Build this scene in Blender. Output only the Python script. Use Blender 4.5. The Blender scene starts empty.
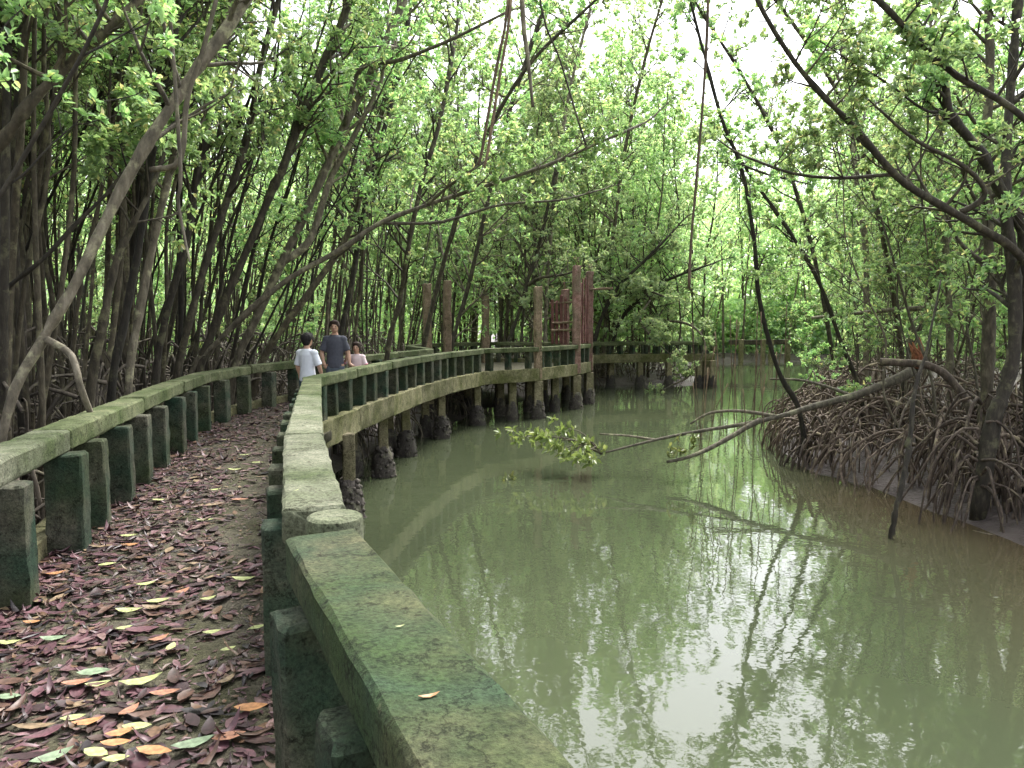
import bpy, math, random
import numpy as np
from mathutils import Vector

R = math.radians
rng = np.random.default_rng(11)
random.seed(5)
scene = bpy.context.scene
COL = scene.collection

# ------------------------------------------------------------------ camera
FOC, W, H = 760.0, 1024, 768
PITCH = math.atan(59 / FOC)
CAM = np.array([0, 0, 1.55])
cp, sp_ = math.cos(PITCH), math.sin(PITCH)

def ray(px, py):
    x = (px - 512) / FOC; y = -(py - 384) / FOC
    return np.array([x, cp + y * sp_, -sp_ + y * cp])

def D(px, py, d):                 # a measured point at forward distance d
    r = ray(px, py); return CAM + r * (d / r[1])

def G(px, py, z):                 # a measured point at height z
    r = ray(px, py); return CAM + r * ((z - CAM[2]) / r[2])

cam_d = bpy.data.cameras.new('camera'); cam = bpy.data.objects.new('camera', cam_d)
COL.objects.link(cam); cam.location = CAM; cam.rotation_euler = (R(90) - PITCH, 0, 0)
cam_d.sensor_width = 36; cam_d.lens = FOC / W * 36; cam_d.clip_end = 3000; cam_d.clip_start = .05
scene.camera = cam

# ------------------------------------------------------------------ mesh helpers
ORG = {}
SHARP = {'handrail_beam', 'baluster', 'edge_beam', 'pile', 'column', 'post', 'rail_beam', 'round_post', 'crossbar', 'red_board'}

class MB:
    def __init__(s): s.v = []; s.f = {3: [], 4: []}; s.n = 0
    def add(s, verts, faces):
        verts = np.asarray(verts, float).reshape(-1, 3); faces = np.asarray(faces, int)
        s.v.append(verts); s.f[faces.shape[1]].append(faces + s.n); s.n += len(verts)
    def build(s, name, mat, parent=None, loc=None, smooth=True):
        sharp = name in SHARP
        if s.n == 0: return None
        V = np.concatenate(s.v)
        o0 = np.array(ORG[parent.name]) if parent is not None else (np.zeros(3) if loc is None else np.asarray(loc, float))
        V = V - o0
        me = bpy.data.meshes.new(name)
        me.vertices.add(len(V)); me.vertices.foreach_set('co', V.astype(np.float32).ravel())
        q = np.concatenate(s.f[4]) if s.f[4] else np.zeros((0, 4), int)
        t = np.concatenate(s.f[3]) if s.f[3] else np.zeros((0, 3), int)
        li = np.concatenate([q.ravel(), t.ravel()]).astype(np.int32)
        tot = np.concatenate([np.full(len(q), 4), np.full(len(t), 3)]).astype(np.int32)
        st = np.concatenate([[0], np.cumsum(tot)[:-1]]).astype(np.int32)
        me.loops.add(len(li)); me.loops.foreach_set('vertex_index', li)
        me.polygons.add(len(tot)); me.polygons.foreach_set('loop_start', st); me.polygons.foreach_set('loop_total', tot)
        me.polygons.foreach_set('use_smooth', np.full(len(tot), smooth))
        me.update(calc_edges=True); me.validate()
        if sharp: me.set_sharp_from_angle(angle=R(32))
        me.materials.append(mat)
        ob = bpy.data.objects.new(name, me); COL.objects.link(ob)
        if parent is not None: ob.parent = parent; ORG[ob.name] = tuple(o0)
        else: ob.location = o0; ORG[ob.name] = tuple(o0)
        return ob

def tag(o, label=None, cat=None, group=None, kind=None):
    if label: o['label'] = label
    if cat: o['category'] = cat
    if group: o['group'] = group
    if kind: o['kind'] = kind
    return o

def thing(name, label, cat, loc=(0, 0, 0), group=None):
    o = bpy.data.objects.new(name, None); COL.objects.link(o); o.location = loc
    o.empty_display_size = .2; ORG[o.name] = tuple(loc)
    return tag(o, label, cat, group)

def copy_thing(src, loc, rz=0, tilt=(0, 0), s=1.0, label=None, group=None):
    r = src.copy(); COL.objects.link(r); r.location = loc; r.rotation_euler = (tilt[0], tilt[1], rz); r.scale = (s, s, s)
    for c0 in src.children:
        c = c0.copy(); COL.objects.link(c); c.parent = r
    if label: r['label'] = label
    if group: r['group'] = group
    return r

def norm(a): return a / (np.linalg.norm(a, axis=-1, keepdims=True) + 1e-9)

def spline(pts, n):
    P = np.asarray(pts, float)
    if len(P) == 2:
        t = np.linspace(0, 1, n)[:, None]; return P[0] * (1 - t) + P[1] * t
    P = np.vstack([2 * P[0] - P[1], P, 2 * P[-1] - P[-2]])
    m = len(P) - 3; u = np.linspace(0, m, n); i = np.minimum(u.astype(int), m - 1); t = (u - i)[:, None]
    a, b, c, d = P[i], P[i + 1], P[i + 2], P[i + 3]
    return .5 * (2 * b + (c - a) * t + (2 * a - 5 * b + 4 * c - d) * t ** 2 + (3 * b - a - 3 * c + d) * t ** 3)

def tube(mb, pts, rad, sides=6, knob=0.0, cap=True):
    P = np.asarray(pts, float); n = len(P)
    rad = np.asarray(rad, float)
    if rad.ndim == 0: rad = np.full(n, float(rad))
    if len(rad) != n: rad = np.interp(np.linspace(0, 1, n), np.linspace(0, 1, len(rad)), rad)
    T = norm(np.gradient(P, axis=0))
    a = np.array([0, 0, 1.]) if abs(T[0][2]) < .9 else np.array([1., 0, 0])
    N = np.zeros((n, 3)); N[0] = norm(np.cross(T[0], a))
    for i in range(1, n):
        v = N[i - 1] - T[i] * np.dot(N[i - 1], T[i]); N[i] = norm(v)
    B = np.cross(T, N)
    th = np.linspace(0, 2 * math.pi, sides, endpoint=False)
    rr = rad[:, None] * (1 + knob * rng.standard_normal((n, sides))) if knob else np.repeat(rad[:, None], sides, 1)
    V = P[:, None] + rr[..., None] * (np.cos(th)[None, :, None] * N[:, None] + np.sin(th)[None, :, None] * B[:, None])
    idx = np.arange(n * sides).reshape(n, sides); nx = np.roll(idx, -1, 1)
    F = np.stack([idx[:-1], nx[:-1], nx[1:], idx[1:]], -1).reshape(-1, 4)
    V = V.reshape(-1, 3)
    base = mb.n; mb.add(V, F)
    if cap:
        c = np.array([P[0], P[-1]])
        f0 = np.stack([np.full(sides, n * sides), nx[0], idx[0]], 1); f1 = np.stack([np.full(sides, n * sides + 1), idx[-1], nx[-1]], 1)
        mb.v.append(c); mb.f[3].append(np.vstack([f0, f1]) + base); mb.n += 2

def bar(mb, p0, p1, side, w, h, ch=.012, seg=.12, noise=.003):
    """a worn rectangular bar with softened edges; w along side, h across"""
    p0 = np.asarray(p0, float); p1 = np.asarray(p1, float); d = p1 - p0; L = np.linalg.norm(d); d = d / L
    side = np.asarray(side, float); side = norm(side - d * np.dot(side, d)); up = np.cross(side, d)
    a, b = w / 2, h / 2; e = ch; k = min(.02, a * .4, b * .4) + ch
    one = [(a, -b + e), (a, -b + k), (a, 0), (a, b - k), (a, b - e), (a - e, b), (a - k, b), (0, b), (-a + k, b), (-a + e, b)]
    prof = np.array(one + [(-x, -y) for x, y in one])
    n = max(2, int(L / seg) + 1); m = len(prof)
    t = np.linspace(0, 1, n) * L
    t = np.concatenate([[0, min(e, L * .1)], t[1:-1], [L - min(e, L * .1), L]]); n = len(t)
    V = np.zeros((n, m, 3))
    for i in range(n):
        pr = prof.copy()
        if i in (0, n - 1): pr = np.sign(prof) * np.maximum(np.abs(prof) - e, 0)
        V[i] = p0 + d * t[i] + pr[:, :1] * side + pr[:, 1:] * up 
    V += rng.normal(0, noise, V.shape)
    idx = np.arange(n * m).reshape(n, m); nx = np.roll(idx, -1, 1)
    F = np.stack([idx[:-1], nx[:-1], nx[1:], idx[1:]], -1).reshape(-1, 4)
    base = mb.n; mb.add(V.reshape(-1, 3), F)
    c = np.array([V[0].mean(0), V[-1].mean(0)]); mb.v.append(c); mb.n += 2
    f0 = np.stack([np.full(m, n * m), nx[0], idx[0]], 1); f1 = np.stack([np.full(m, n * m + 1), idx[-1], nx[-1]], 1)
    mb.f[3].append(np.vstack([f0, f1]) + base)

def leaves(mb, P, T, N, L, Wd, fold=.25):
    """leaf blades, six points each, folded on the midrib"""
    n = len(P)
    if n == 0: return
    T = norm(T); N = norm(N - T * np.sum(N * T, 1, keepdims=True)); S = np.cross(T, N)
    L = np.broadcast_to(L, n)[:, None]; Wd = np.broadcast_to(Wd, n)[:, None]
    V = np.stack([P, P + T * L * .3 + S * Wd * .46 + N * Wd * fold, P + T * L * .68 + S * Wd * .42 + N * Wd * fold * .8, P + T * L - N * L * .08,
                  P + T * L * .68 - S * Wd * .42 + N * Wd * fold * .8, P + T * L * .3 - S * Wd * .46 + N * Wd * fold], 1)
    b = np.arange(n)[:, None] * 6
    F = np.vstack([b + np.array([0, 1, 2, 3]), b + np.array([0, 3, 4, 5])])
    mb.add(V.reshape(-1, 3), F)

def rosettes(mb, P, T, per=7, L=.11, ratio=.46, spread=1.0):
    P = np.asarray(P, float); T = np.asarray(T, float)
    if len(P) == 0: return
    n = len(P) * per
    P = np.repeat(P, per, 0) + rng.normal(0, .02, (n, 3)); T = np.repeat(norm(T), per, 0)
    r = rng.standard_normal((n, 3)); r = norm(r - T * np.sum(r * T, 1, keepdims=True))
    d = norm(T * rng.uniform(.1, .8, (n, 1)) + r * spread + np.array([0, 0, -.12]))
    N = np.array([0, 0, 1.]) + .55 * rng.standard_normal((n, 3))
    l = L * rng.uniform(.65, 1.25, n)
    leaves(mb, P, d, N, l, l * ratio * rng.uniform(.8, 1.15, n))

def litter(mb, P, yaw, L, Wd, curl, tilt):
    """fallen leaves, curled along and across, lying on a surface"""
    n = len(P); ts = np.array([0, .2, .5, .8, 1.0]); ws = np.array([.04, .72, 1.0, .6, .03])
    out = []
    for k in range(5):
        for s in (-1, 0, 1):
            x = (ts[k] - .5) * L; y = s * ws[k] * Wd * .5
            z = curl * L * ((ts[k] - .5) ** 2) * 2.2 + (abs(s) * ws[k] * Wd * .5 * tilt)
            out.append(np.stack([x * np.cos(yaw) - y * np.sin(yaw), x * np.sin(yaw) + y * np.cos(yaw), z], 1))
    V = np.stack(out, 1) + P[:, None]
    b = np.arange(n)[:, None] * 15; F = []
    for k in range(4):
        for s in (0, 1):
            i = k * 3 + s; F.append(b + np.array([i, i + 3, i + 4, i + 1]))
    mb.add(V.reshape(-1, 3), np.vstack(F))

# ------------------------------------------------------------------ materials
def new_mat(name):
    m = bpy.data.materials.new(name); m.use_nodes = True; nt = m.node_tree; nt.nodes.clear()
    out = nt.nodes.new('ShaderNodeOutputMaterial')
    def nd(t, **k):
        n = nt.nodes.new(t)
        for a, b in k.items():
            if a.startswith('i_'): n.inputs[a[2:].replace('_', ' ')].default_value = b
            else: setattr(n, a, b)
        return n
    return m, nt, out, nd, nt.links.new

def ramp(nd, stops):
    r = nd('ShaderNodeValToRGB'); e = r.color_ramp.elements
    while len(e) < len(stops): e.new(.5)
    for x, (p, c) in zip(e, stops): x.position = p; x.color = (*c, 1) if len(c) == 3 else c
    return r

def leaf_mat(name, cols, trans=.45, rough=.36, tcol=(1.02, 1.06, .76)):
    m, nt, out, nd, ln = new_mat(name)
    geo = nd('ShaderNodeNewGeometry'); oi = nd('ShaderNodeObjectInfo')
    rp = ramp(nd, cols); ln(geo.outputs['Random Per Island'], rp.inputs[0])
    hs = nd('ShaderNodeHueSaturation')
    mr = nd('ShaderNodeMapRange', i_To_Min=.75, i_To_Max=1.3); ln(oi.outputs['Random'], mr.inputs['Value']); ln(mr.outputs[0], hs.inputs['Value'])
    mh = nd('ShaderNodeMapRange', i_To_Min=.48, i_To_Max=.515); ln(oi.outputs['Random'], mh.inputs['Value']); ln(mh.outputs[0], hs.inputs['Hue'])
    ln(rp.outputs[0], hs.inputs['Color'])
    p = nd('ShaderNodeBsdfPrincipled', i_Roughness=rough); p.inputs['Specular IOR Level'].default_value = .5
    ln(hs.outputs[0], p.inputs['Base Color'])
    tr = nd('ShaderNodeBsdfTranslucent')
    mx = nd('ShaderNodeMix', data_type='RGBA', blend_type='MULTIPLY'); mx.inputs[0].default_value = 1
    ln(hs.outputs[0], mx.inputs[6]); mx.inputs[7].default_value = (*[c * 1.6 for c in tcol], 1); ln(mx.outputs[2], tr.inputs[0])
    ms = nd('ShaderNodeMixShader'); ms.inputs[0].default_value = trans
    ln(p.outputs[0], ms.inputs[1]); ln(tr.outputs[0], ms.inputs[2]); ln(ms.outputs[0], out.inputs[0])
    return m

def bark_mat(name, c0, c1, c2, scale=9, bump=.5):
    m, nt, out, nd, ln = new_mat(name)
    tc = nd('ShaderNodeTexCoord'); oi = nd('ShaderNodeObjectInfo')
    mp = nd('ShaderNodeMapping'); mp.inputs['Scale'].default_value = (1, 1, .35); ln(tc.outputs['Object'], mp.inputs[0])
    n1 = nd('ShaderNodeTexNoise', i_Scale=scale, i_Detail=6.0, i_Roughness=.65); ln(mp.outputs[0], n1.inputs['Vector'])
    n2 = nd('ShaderNodeTexNoise', i_Scale=5.0, i_Detail=6.0, i_Roughness=.65); ln(tc.outputs['Object'], n2.inputs['Vector'])
    rp = ramp(nd, [(.3, c0), (.55, c1), (.75, c2)]); ln(n1.outputs[0], rp.inputs[0])
    rl = ramp(nd, [(.54, (0, 0, 0)), (.66, (.8, .8, .8))]); ln(n2.outputs[0], rl.inputs[0])
    mx = nd('ShaderNodeMix', data_type='RGBA'); ln(rl.outputs[0], mx.inputs[0]); ln(rp.outputs[0], mx.inputs[6])
    mx.inputs[7].default_value = (c2[0] * 1.25, c2[1] * 1.35, c2[2] * 1.1, 1)
    hs = nd('ShaderNodeHueSaturation'); mr = nd('ShaderNodeMapRange', i_To_Min=.6, i_To_Max=1.35); ln(oi.outputs['Random'], mr.inputs['Value']); ln(mr.outputs[0], hs.inputs['Value']); ln(mx.outputs[2], hs.inputs['Color'])
    p = nd('ShaderNodeBsdfPrincipled', i_Roughness=.85); ln(hs.outputs[0], p.inputs['Base Color'])
    bp = nd('ShaderNodeBump', i_Strength=bump, i_Distance=.02); ln(n1.outputs[0], bp.inputs['Height']); ln(bp.outputs[0], p.inputs['Normal'])
    ln(p.outputs[0], out.inputs[0]); return m

def concrete_mat(name, top, dark, moss, mossy=.5, algae=None, rough=.9):
    m, nt, out, nd, ln = new_mat(name)
    tc = nd('ShaderNodeTexCoord'); oi = nd('ShaderNodeObjectInfo'); geo = nd('ShaderNodeNewGeometry')
    big = nd('ShaderNodeTexNoise', i_Scale=1.7, i_Detail=5.0, i_Roughness=.6); ln(tc.outputs['Object'], big.inputs['Vector'])
    med = nd('ShaderNodeTexNoise', i_Scale=8.0, i_Detail=7.0, i_Roughness=.7); ln(tc.outputs['Object'], med.inputs['Vector'])
    fin = nd('ShaderNodeTexNoise', i_Scale=70.0, i_Detail=5.0, i_Roughness=.7); ln(tc.outputs['Object'], fin.inputs['Vector'])
    r1 = ramp(nd, [(.32, dark), (.62, top)]); ln(med.outputs[0], r1.inputs[0])
    r2 = ramp(nd, [(.5 - mossy * .3, (0, 0, 0)), (.78 - mossy * .3, (1, 1, 1))]); ln(big.outputs[0], r2.inputs[0])
    mx = nd('ShaderNodeMix', data_type='RGBA'); ln(r2.outputs[0], mx.inputs[0]); ln(r1.outputs[0], mx.inputs[6])
    rm = ramp(nd, [(.3, tuple(c * .55 for c in moss)), (.7, moss)]); ln(med.outputs[0], rm.inputs[0]); ln(rm.outputs[0], mx.inputs[7])
    col = mx.outputs[2]
    if algae:
        al = nd('ShaderNodeTexNoise', i_Scale=2.6, i_Detail=4.0, i_Distortion=.6)
        mp = nd('ShaderNodeMapping'); mp.inputs['Location'].default_value = (3.1, 1.2, 5); ln(tc.outputs['Object'], mp.inputs[0]); ln(mp.outputs[0], al.inputs['Vector'])
        r3 = ramp(nd, [(.42, (0, 0, 0)), (.72, (1, 1, 1))]); ln(al.outputs[0], r3.inputs[0])
        m2 = nd('ShaderNodeMix', data_type='RGBA'); ln(r3.outputs[0], m2.inputs[0]); ln(col, m2.inputs[6]); m2.inputs[7].default_value = (*algae, 1); col = m2.outputs[2]
    mf = nd('ShaderNodeMapRange', i_From_Min=.3, i_From_Max=.7, i_To_Min=.45, i_To_Max=1.6); ln(fin.outputs[0], mf.inputs['Value'])
    mo = nd('ShaderNodeMapRange', i_To_Min=.8, i_To_Max=1.2); ln(oi.outputs['Random'], mo.inputs['Value'])
    mm = nd('ShaderNodeMath', operation='MULTIPLY'); ln(mf.outputs[0], mm.inputs[0]); ln(mo.outputs[0], mm.inputs[1])
    vo = nd('ShaderNodeTexNoise', i_Scale=26.0, i_Detail=3.0, i_Roughness=.8); ln(tc.outputs['Object'], vo.inputs['Vector'])
    rv = ramp(nd, [(.33, (.35, .34, .3)), (.43, (1, 1, 1)), (.66, (1, 1, 1)), (.75, (1.0, 1.0, 1.0))]); ln(vo.outputs[0], rv.inputs[0])
    mv = nd('ShaderNodeMix', data_type='RGBA', blend_type='MULTIPLY'); mv.inputs[0].default_value = 1; ln(col, mv.inputs[6]); ln(rv.outputs[0], mv.inputs[7]); col = mv.outputs[2]
    dn = nd('ShaderNodeMix', data_type='RGBA', blend_type='ADD'); dn.inputs[0].default_value = .35; ln(tc.outputs['Object'], dn.inputs[6]); ln(med.outputs[1], dn.inputs[7])
    cr = nd('ShaderNodeTexVoronoi', feature='DISTANCE_TO_EDGE', i_Scale=1.5); ln(dn.outputs[2], cr.inputs['Vector'])
    rc = ramp(nd, [(.004, (.25, .24, .2)), (.012, (1, 1, 1))]); ln(cr.outputs[0], rc.inputs[0])
    mc = nd('ShaderNodeMix', data_type='RGBA', blend_type='MULTIPLY'); mc.inputs[0].default_value = .8; ln(col, mc.inputs[6]); ln(rc.outputs[0], mc.inputs[7]); col = mc.outputs[2]
    li = nd('ShaderNodeTexNoise', i_Scale=11.0, i_Detail=8.0, i_Roughness=.72); ml_ = nd('ShaderNodeMapping'); ml_.inputs['Location'].default_value = (7, 3, 1); ln(tc.outputs['Object'], ml_.inputs[0]); ln(ml_.outputs[0], li.inputs['Vector'])
    rl = ramp(nd, [(.64, (0, 0, 0)), (.72, (.4, .4, .4))]); ln(li.outputs[0], rl.inputs[0])
    m3 = nd('ShaderNodeMix', data_type='RGBA'); ln(rl.outputs[0], m3.inputs[0]); ln(col, m3.inputs[6]); m3.inputs[7].default_value = (min(.4, top[0] * 1.7), min(.4, top[1] * 1.75), min(.35, top[2] * 1.7), 1); col = m3.outputs[2]
    hs = nd('ShaderNodeHueSaturation'); ln(mm.outputs[0], hs.inputs['Value']); ln(col, hs.inputs['Color'])
    p = nd('ShaderNodeBsdfPrincipled', i_Roughness=rough); ln(hs.outputs[0], p.inputs['Base Color']); p.inputs['Specular IOR Level'].default_value = .24
    ad = nd('ShaderNodeMath', operation='MULTIPLY_ADD'); ln(fin.outputs[0], ad.inputs[0]); ad.inputs[1].default_value = .6; ln(med.outputs[0], ad.inputs[2])
    bp = nd('ShaderNodeBump', i_Strength=.9, i_Distance=.016); ln(ad.outputs[0], bp.inputs['Height']); ln(bp.outputs[0], p.inputs['Normal'])
    ln(p.outputs[0], out.inputs[0]); return m

def plain_mat(name, col, rough=.7, var=.25, scale=20, bump=.15):
    m, nt, out, nd, ln = new_mat(name)
    tc = nd('ShaderNodeTexCoord'); n1 = nd('ShaderNodeTexNoise', i_Scale=scale, i_Detail=5.0); ln(tc.outputs['Object'], n1.inputs['Vector'])
    rp = ramp(nd, [(.3, tuple(c * (1 - var) for c in col)), (.7, tuple(c * (1 + var) for c in col))]); ln(n1.outputs[0], rp.inputs[0])
    p = nd('ShaderNodeBsdfPrincipled', i_Roughness=rough); ln(rp.outputs[0], p.inputs['Base Color'])
    bp = nd('ShaderNodeBump', i_Strength=bump, i_Distance=.01); ln(n1.outputs[0], bp.inputs['Height']); ln(bp.outputs[0], p.inputs['Normal'])
    ln(p.outputs[0], out.inputs[0]); return m

M = {}
M['leaf_dark'] = leaf_mat('leaf_dark', [(0, (0.0607, 0.0905, 0.0625)), (0.5, (0.0949, 0.1448, 0.0765)), (0.85, (0.136, 0.1932, 0.0942)), (1, (0.2183, 0.2294, 0.1293))], .4)
M['leaf_mid'] = leaf_mat('leaf_mid', [(0, (0.1592, 0.2508, 0.1415)), (0.5, (0.2591, 0.3889, 0.1827)), (0.9, (0.3588, 0.4766, 0.2241)), (1, (0.5871, 0.5265, 0.2862))], .5)
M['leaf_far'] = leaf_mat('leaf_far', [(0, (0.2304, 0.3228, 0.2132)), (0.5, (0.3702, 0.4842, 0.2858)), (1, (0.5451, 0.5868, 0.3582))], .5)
M['leaf_pale'] = leaf_mat('leaf_pale', [(0, (.12, .16, .05)), (.6, (.2, .25, .08)), (1, (.27, .29, .12))], .3)
M['bark'] = bark_mat('bark', (.022, .018, .011), (.075, .062, .04), (.16, .14, .095), 14, .9)
M['bark_pale'] = bark_mat('bark_pale', (.045, .038, .026), (.14, .12, .085), (.27, .24, .18), 14, .9)
M['bark_dark'] = bark_mat('bark_dark', (.011, .009, .006), (.034, .028, .019), (.085, .075, .052), 14, .9)
M['root'] = bark_mat('root', (.05, .04, .03), (.155, .128, .1), (.3, .25, .2), 14)
M['root_right'] = bark_mat('root_right', (.036, .027, .02), (.11, .08, .06), (.25, .195, .15), 16, .8)
M['vine'] = bark_mat('vine', (.06, .04, .025), (.16, .11, .07), (.24, .17, .11), 14)
M['rail'] = concrete_mat('rail', (.17, .18, .10), (.07, .08, .042), (.06, .085, .026), .52)
M['rail_near'] = concrete_mat('rail_near', (.088, .084, .046), (.03, .036, .019), (.034, .056, .016), .55, algae=(.026, .047, .024))
M['rail_grey'] = concrete_mat('rail_grey', (.185, .19, .135), (.085, .09, .058), (.066, .088, .034), .42)
M['baluster'] = concrete_mat('baluster', (.12, .115, .085), (.03, .031, .025), (.044, .06, .024), .45, algae=(.017, .042, .025))
M['edge'] = concrete_mat('edge', (.24, .22, .13), (.09, .085, .045), (.10, .105, .035), .45)
M['deck'] = concrete_mat('deck', (.13, .115, .085), (.05, .045, .032), (.075, .075, .035), .4)
M['pile'] = concrete_mat('pile', (.30, .26, .17), (.11, .095, .06), (.16, .15, .07), .3)
M['column'] = concrete_mat('column', (.32, .24, .17), (.16, .11, .075), (.18, .16, .09), .25)
M['column_red'] = concrete_mat('column_red', (.34, .21, .18), (.17, .08, .065), (.20, .16, .11), .35)
M['red_wood'] = plain_mat('red_wood', (.14, .06, .05), .85, .5)
M['barnacle'] = bark_mat('barnacle', (.02, .017, .014), (.06, .05, .042), (.13, .115, .095), 40, .9)

# litter: many colours by leaf
def litter_mat(name, stops, rough=.5):
    m, nt, out, nd, ln = new_mat(name)
    geo = nd('ShaderNodeNewGeometry'); tc = nd('ShaderNodeTexCoord')
    rp = ramp(nd, stops); rp.color_ramp.interpolation = 'CONSTANT' if len(stops) > 4 else 'LINEAR'; ln(geo.outputs['Random Per Island'], rp.inputs[0])
    n1 = nd('ShaderNodeTexNoise', i_Scale=45.0, i_Detail=4.0); ln(tc.outputs['Object'], n1.inputs['Vector'])
    mr = nd('ShaderNodeMapRange', i_From_Min=.3, i_From_Max=.7, i_To_Min=.55, i_To_Max=1.4); ln(n1.outputs[0], mr.inputs['Value'])
    hs = nd('ShaderNodeHueSaturation'); ln(mr.outputs[0], hs.inputs['Value']); ln(rp.outputs[0], hs.inputs['Color'])
    p = nd('ShaderNodeBsdfPrincipled', i_Roughness=rough); ln(hs.outputs[0], p.inputs['Base Color']); ln(p.outputs[0], out.inputs[0]); return m
M['litter'] = litter_mat('litter', [(0, (0.0338, 0.0165, 0.0187)), (0.16, (0.067, 0.0281, 0.0354)), (0.32, (0.1071, 0.048, 0.0574)), (0.42, (0.0491, 0.0265, 0.0219)), (0.56, (0.1339, 0.0703, 0.0759)), (0.64, (0.0892, 0.048, 0.0338)), (0.74, (0.1606, 0.0992, 0.0911)), (0.82, (0.116, 0.0662, 0.038)), (0.88, (0.1964, 0.1405, 0.0844)), (0.91, (0.0178, 0.0132, 0.0152))])
M['fallen_green'] = litter_mat('fallen_green', [(0, (.24, .29, .10)), (1, (.40, .42, .19))])
M['fallen_dull'] = litter_mat('fallen_dull', [(0, (.12, .17, .10)), (1, (.22, .28, .18))])
M['fallen_orange'] = litter_mat('fallen_orange', [(0, (.30, .13, .05)), (1, (.42, .22, .10))])
M['fallen_brown'] = litter_mat('fallen_brown', [(0, (.24, .11, .06)), (1, (.34, .17, .11))])

def mud():
    m, nt, out, nd, ln = new_mat('mud')
    geo = nd('ShaderNodeNewGeometry')
    n1 = nd('ShaderNodeTexNoise', i_Scale=1.1, i_Detail=6.0); ln(geo.outputs['Position'], n1.inputs['Vector'])
    n2 = nd('ShaderNodeTexNoise', i_Scale=14.0, i_Detail=6.0); ln(geo.outputs['Position'], n2.inputs['Vector'])
    rp = ramp(nd, [(.35, (.05, .04, .034)), (.65, (.135, .112, .106))]); ln(n1.outputs[0], rp.inputs[0])
    p = nd('ShaderNodeBsdfPrincipled', i_Roughness=.55); p.inputs['Specular IOR Level'].default_value = .3; ln(rp.outputs[0], p.inputs['Base Color'])
    bp = nd('ShaderNodeBump', i_Strength=.8, i_Distance=.12); ln(n2.outputs[0], bp.inputs['Height']); ln(bp.outputs[0], p.inputs['Normal'])
    ln(p.outputs[0], out.inputs[0]); return m
M['mud'] = mud()

def water():
    m, nt, out, nd, ln = new_mat('creek_water')
    geo = nd('ShaderNodeNewGeometry')
    mp = nd('ShaderNodeMapping'); mp.inputs['Scale'].default_value = (1, 1, 1); ln(geo.outputs['Position'], mp.inputs[0])
    n1 = nd('ShaderNodeTexNoise', i_Scale=2.2, i_Detail=3.0, i_Roughness=.5); ln(mp.outputs[0], n1.inputs['Vector'])
    n2 = nd('ShaderNodeTexNoise', i_Scale=9.0, i_Detail=2.0); ln(mp.outputs[0], n2.inputs['Vector'])
    ad = nd('ShaderNodeMath', operation='MULTIPLY_ADD'); ln(n2.outputs[0], ad.inputs[0]); ad.inputs[1].default_value = .14; ln(n1.outputs[0], ad.inputs[2])
    bp = nd('ShaderNodeBump', i_Strength=.075, i_Distance=.045); ln(ad.outputs[0], bp.inputs['Height'])
    n3 = nd('ShaderNodeTexNoise', i_Scale=.16, i_Detail=2.0); ln(geo.outputs['Position'], n3.inputs['Vector'])
    # silt: the brown shallows along the right mud bank, green in the channel
    sx = nd('ShaderNodeSeparateXYZ'); ln(geo.outputs['Position'], sx.inputs[0])
    a1 = nd('ShaderNodeMath', operation='MULTIPLY_ADD'); ln(n3.outputs[0], a1.inputs[0]); a1.inputs[1].default_value = 3.0; ln(sx.outputs[0], a1.inputs[2])
    mr = nd('ShaderNodeMapRange', i_From_Min=5.2, i_From_Max=8.4); ln(a1.outputs[0], mr.inputs['Value'])
    my = nd('ShaderNodeMapRange', i_From_Min=17., i_From_Max=13.); ln(sx.outputs[1], my.inputs['Value'])
    mu = nd('ShaderNodeMath', operation='MULTIPLY'); ln(mr.outputs[0], mu.inputs[0]); ln(my.outputs[0], mu.inputs[1])
    mx = nd('ShaderNodeMix', data_type='RGBA'); ln(mu.outputs[0], mx.inputs[0]); mx.inputs[6].default_value = (.055, .067, .037, 1); mx.inputs[7].default_value = (.072, .056, .033, 1)
    p = nd('ShaderNodeBsdfPrincipled', i_Roughness=.02, i_IOR=1.5); ln(mx.outputs[2], p.inputs['Base Color']); ln(bp.outputs[0], p.inputs['Normal'])
    ln(p.outputs[0], out.inputs[0]); return m
M['water'] = water()

# ------------------------------------------------------------------ layout
RAIL_R = np.array([(.81, -.6), (-.66, 2.64), (-.68, 2.80), (-.80, 3.0), (-1.42, 5.1), (-2.16, 8.0), (-2.86, 10.8), (-2.74, 12.9), (-2.50, 15.1), (-2.22, 17.5), (-1.72, 20.3), (-.95, 23.0)])
RAIL_L = np.array([(-1.2, -.6), (-2.02, 1.5), (-2.62, 3.1), (-3.2, 5.24), (-3.82, 7.6), (-4.35, 9.75), (-4.74, 11.6), (-4.78, 13.6), (-4.35, 15.7), (-3.85, 18.0), (-3.2, 20.6), (-2.5, 23.2)])
PLAT = np.array([(-.95, 23.0), (.82, 24.7), (2.3, 27.6), (2.97, 29.4), (2.7, 31.3), (-.9, 32.2), (-3.3, 30.2), (-3.6, 26.6), (-2.5, 23.2)])
FAR_F = np.array([(2.97, 29.5), (3.7, 35.8), (6.2, 37.0), (9.9, 37.2)])
CH_L = np.array([(-1.2, -30), (-1.2, -5), (-1.6, 1), (-2.6, 5), (-3.9, 10), (-3.9, 14), (-3.2, 19), (-1.8, 24), (-1., 28), (1.5, 33), (4.2, 38.6), (9.6, 38.8), (10.8, 45), (12, 56), (16, 62), (40, 66)])
CH_R = np.array([(7.4, -30), (7.25, 0), (7.15, 9), (7.0, 12), (6.8, 14.2), (6.3, 15.8), (6.5, 18), (7.4, 21), (10, 26), (14, 35), (19, 46), (24, 54), (40, 56)])
CH = np.vstack([CH_L, CH_R[::-1]])

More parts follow.
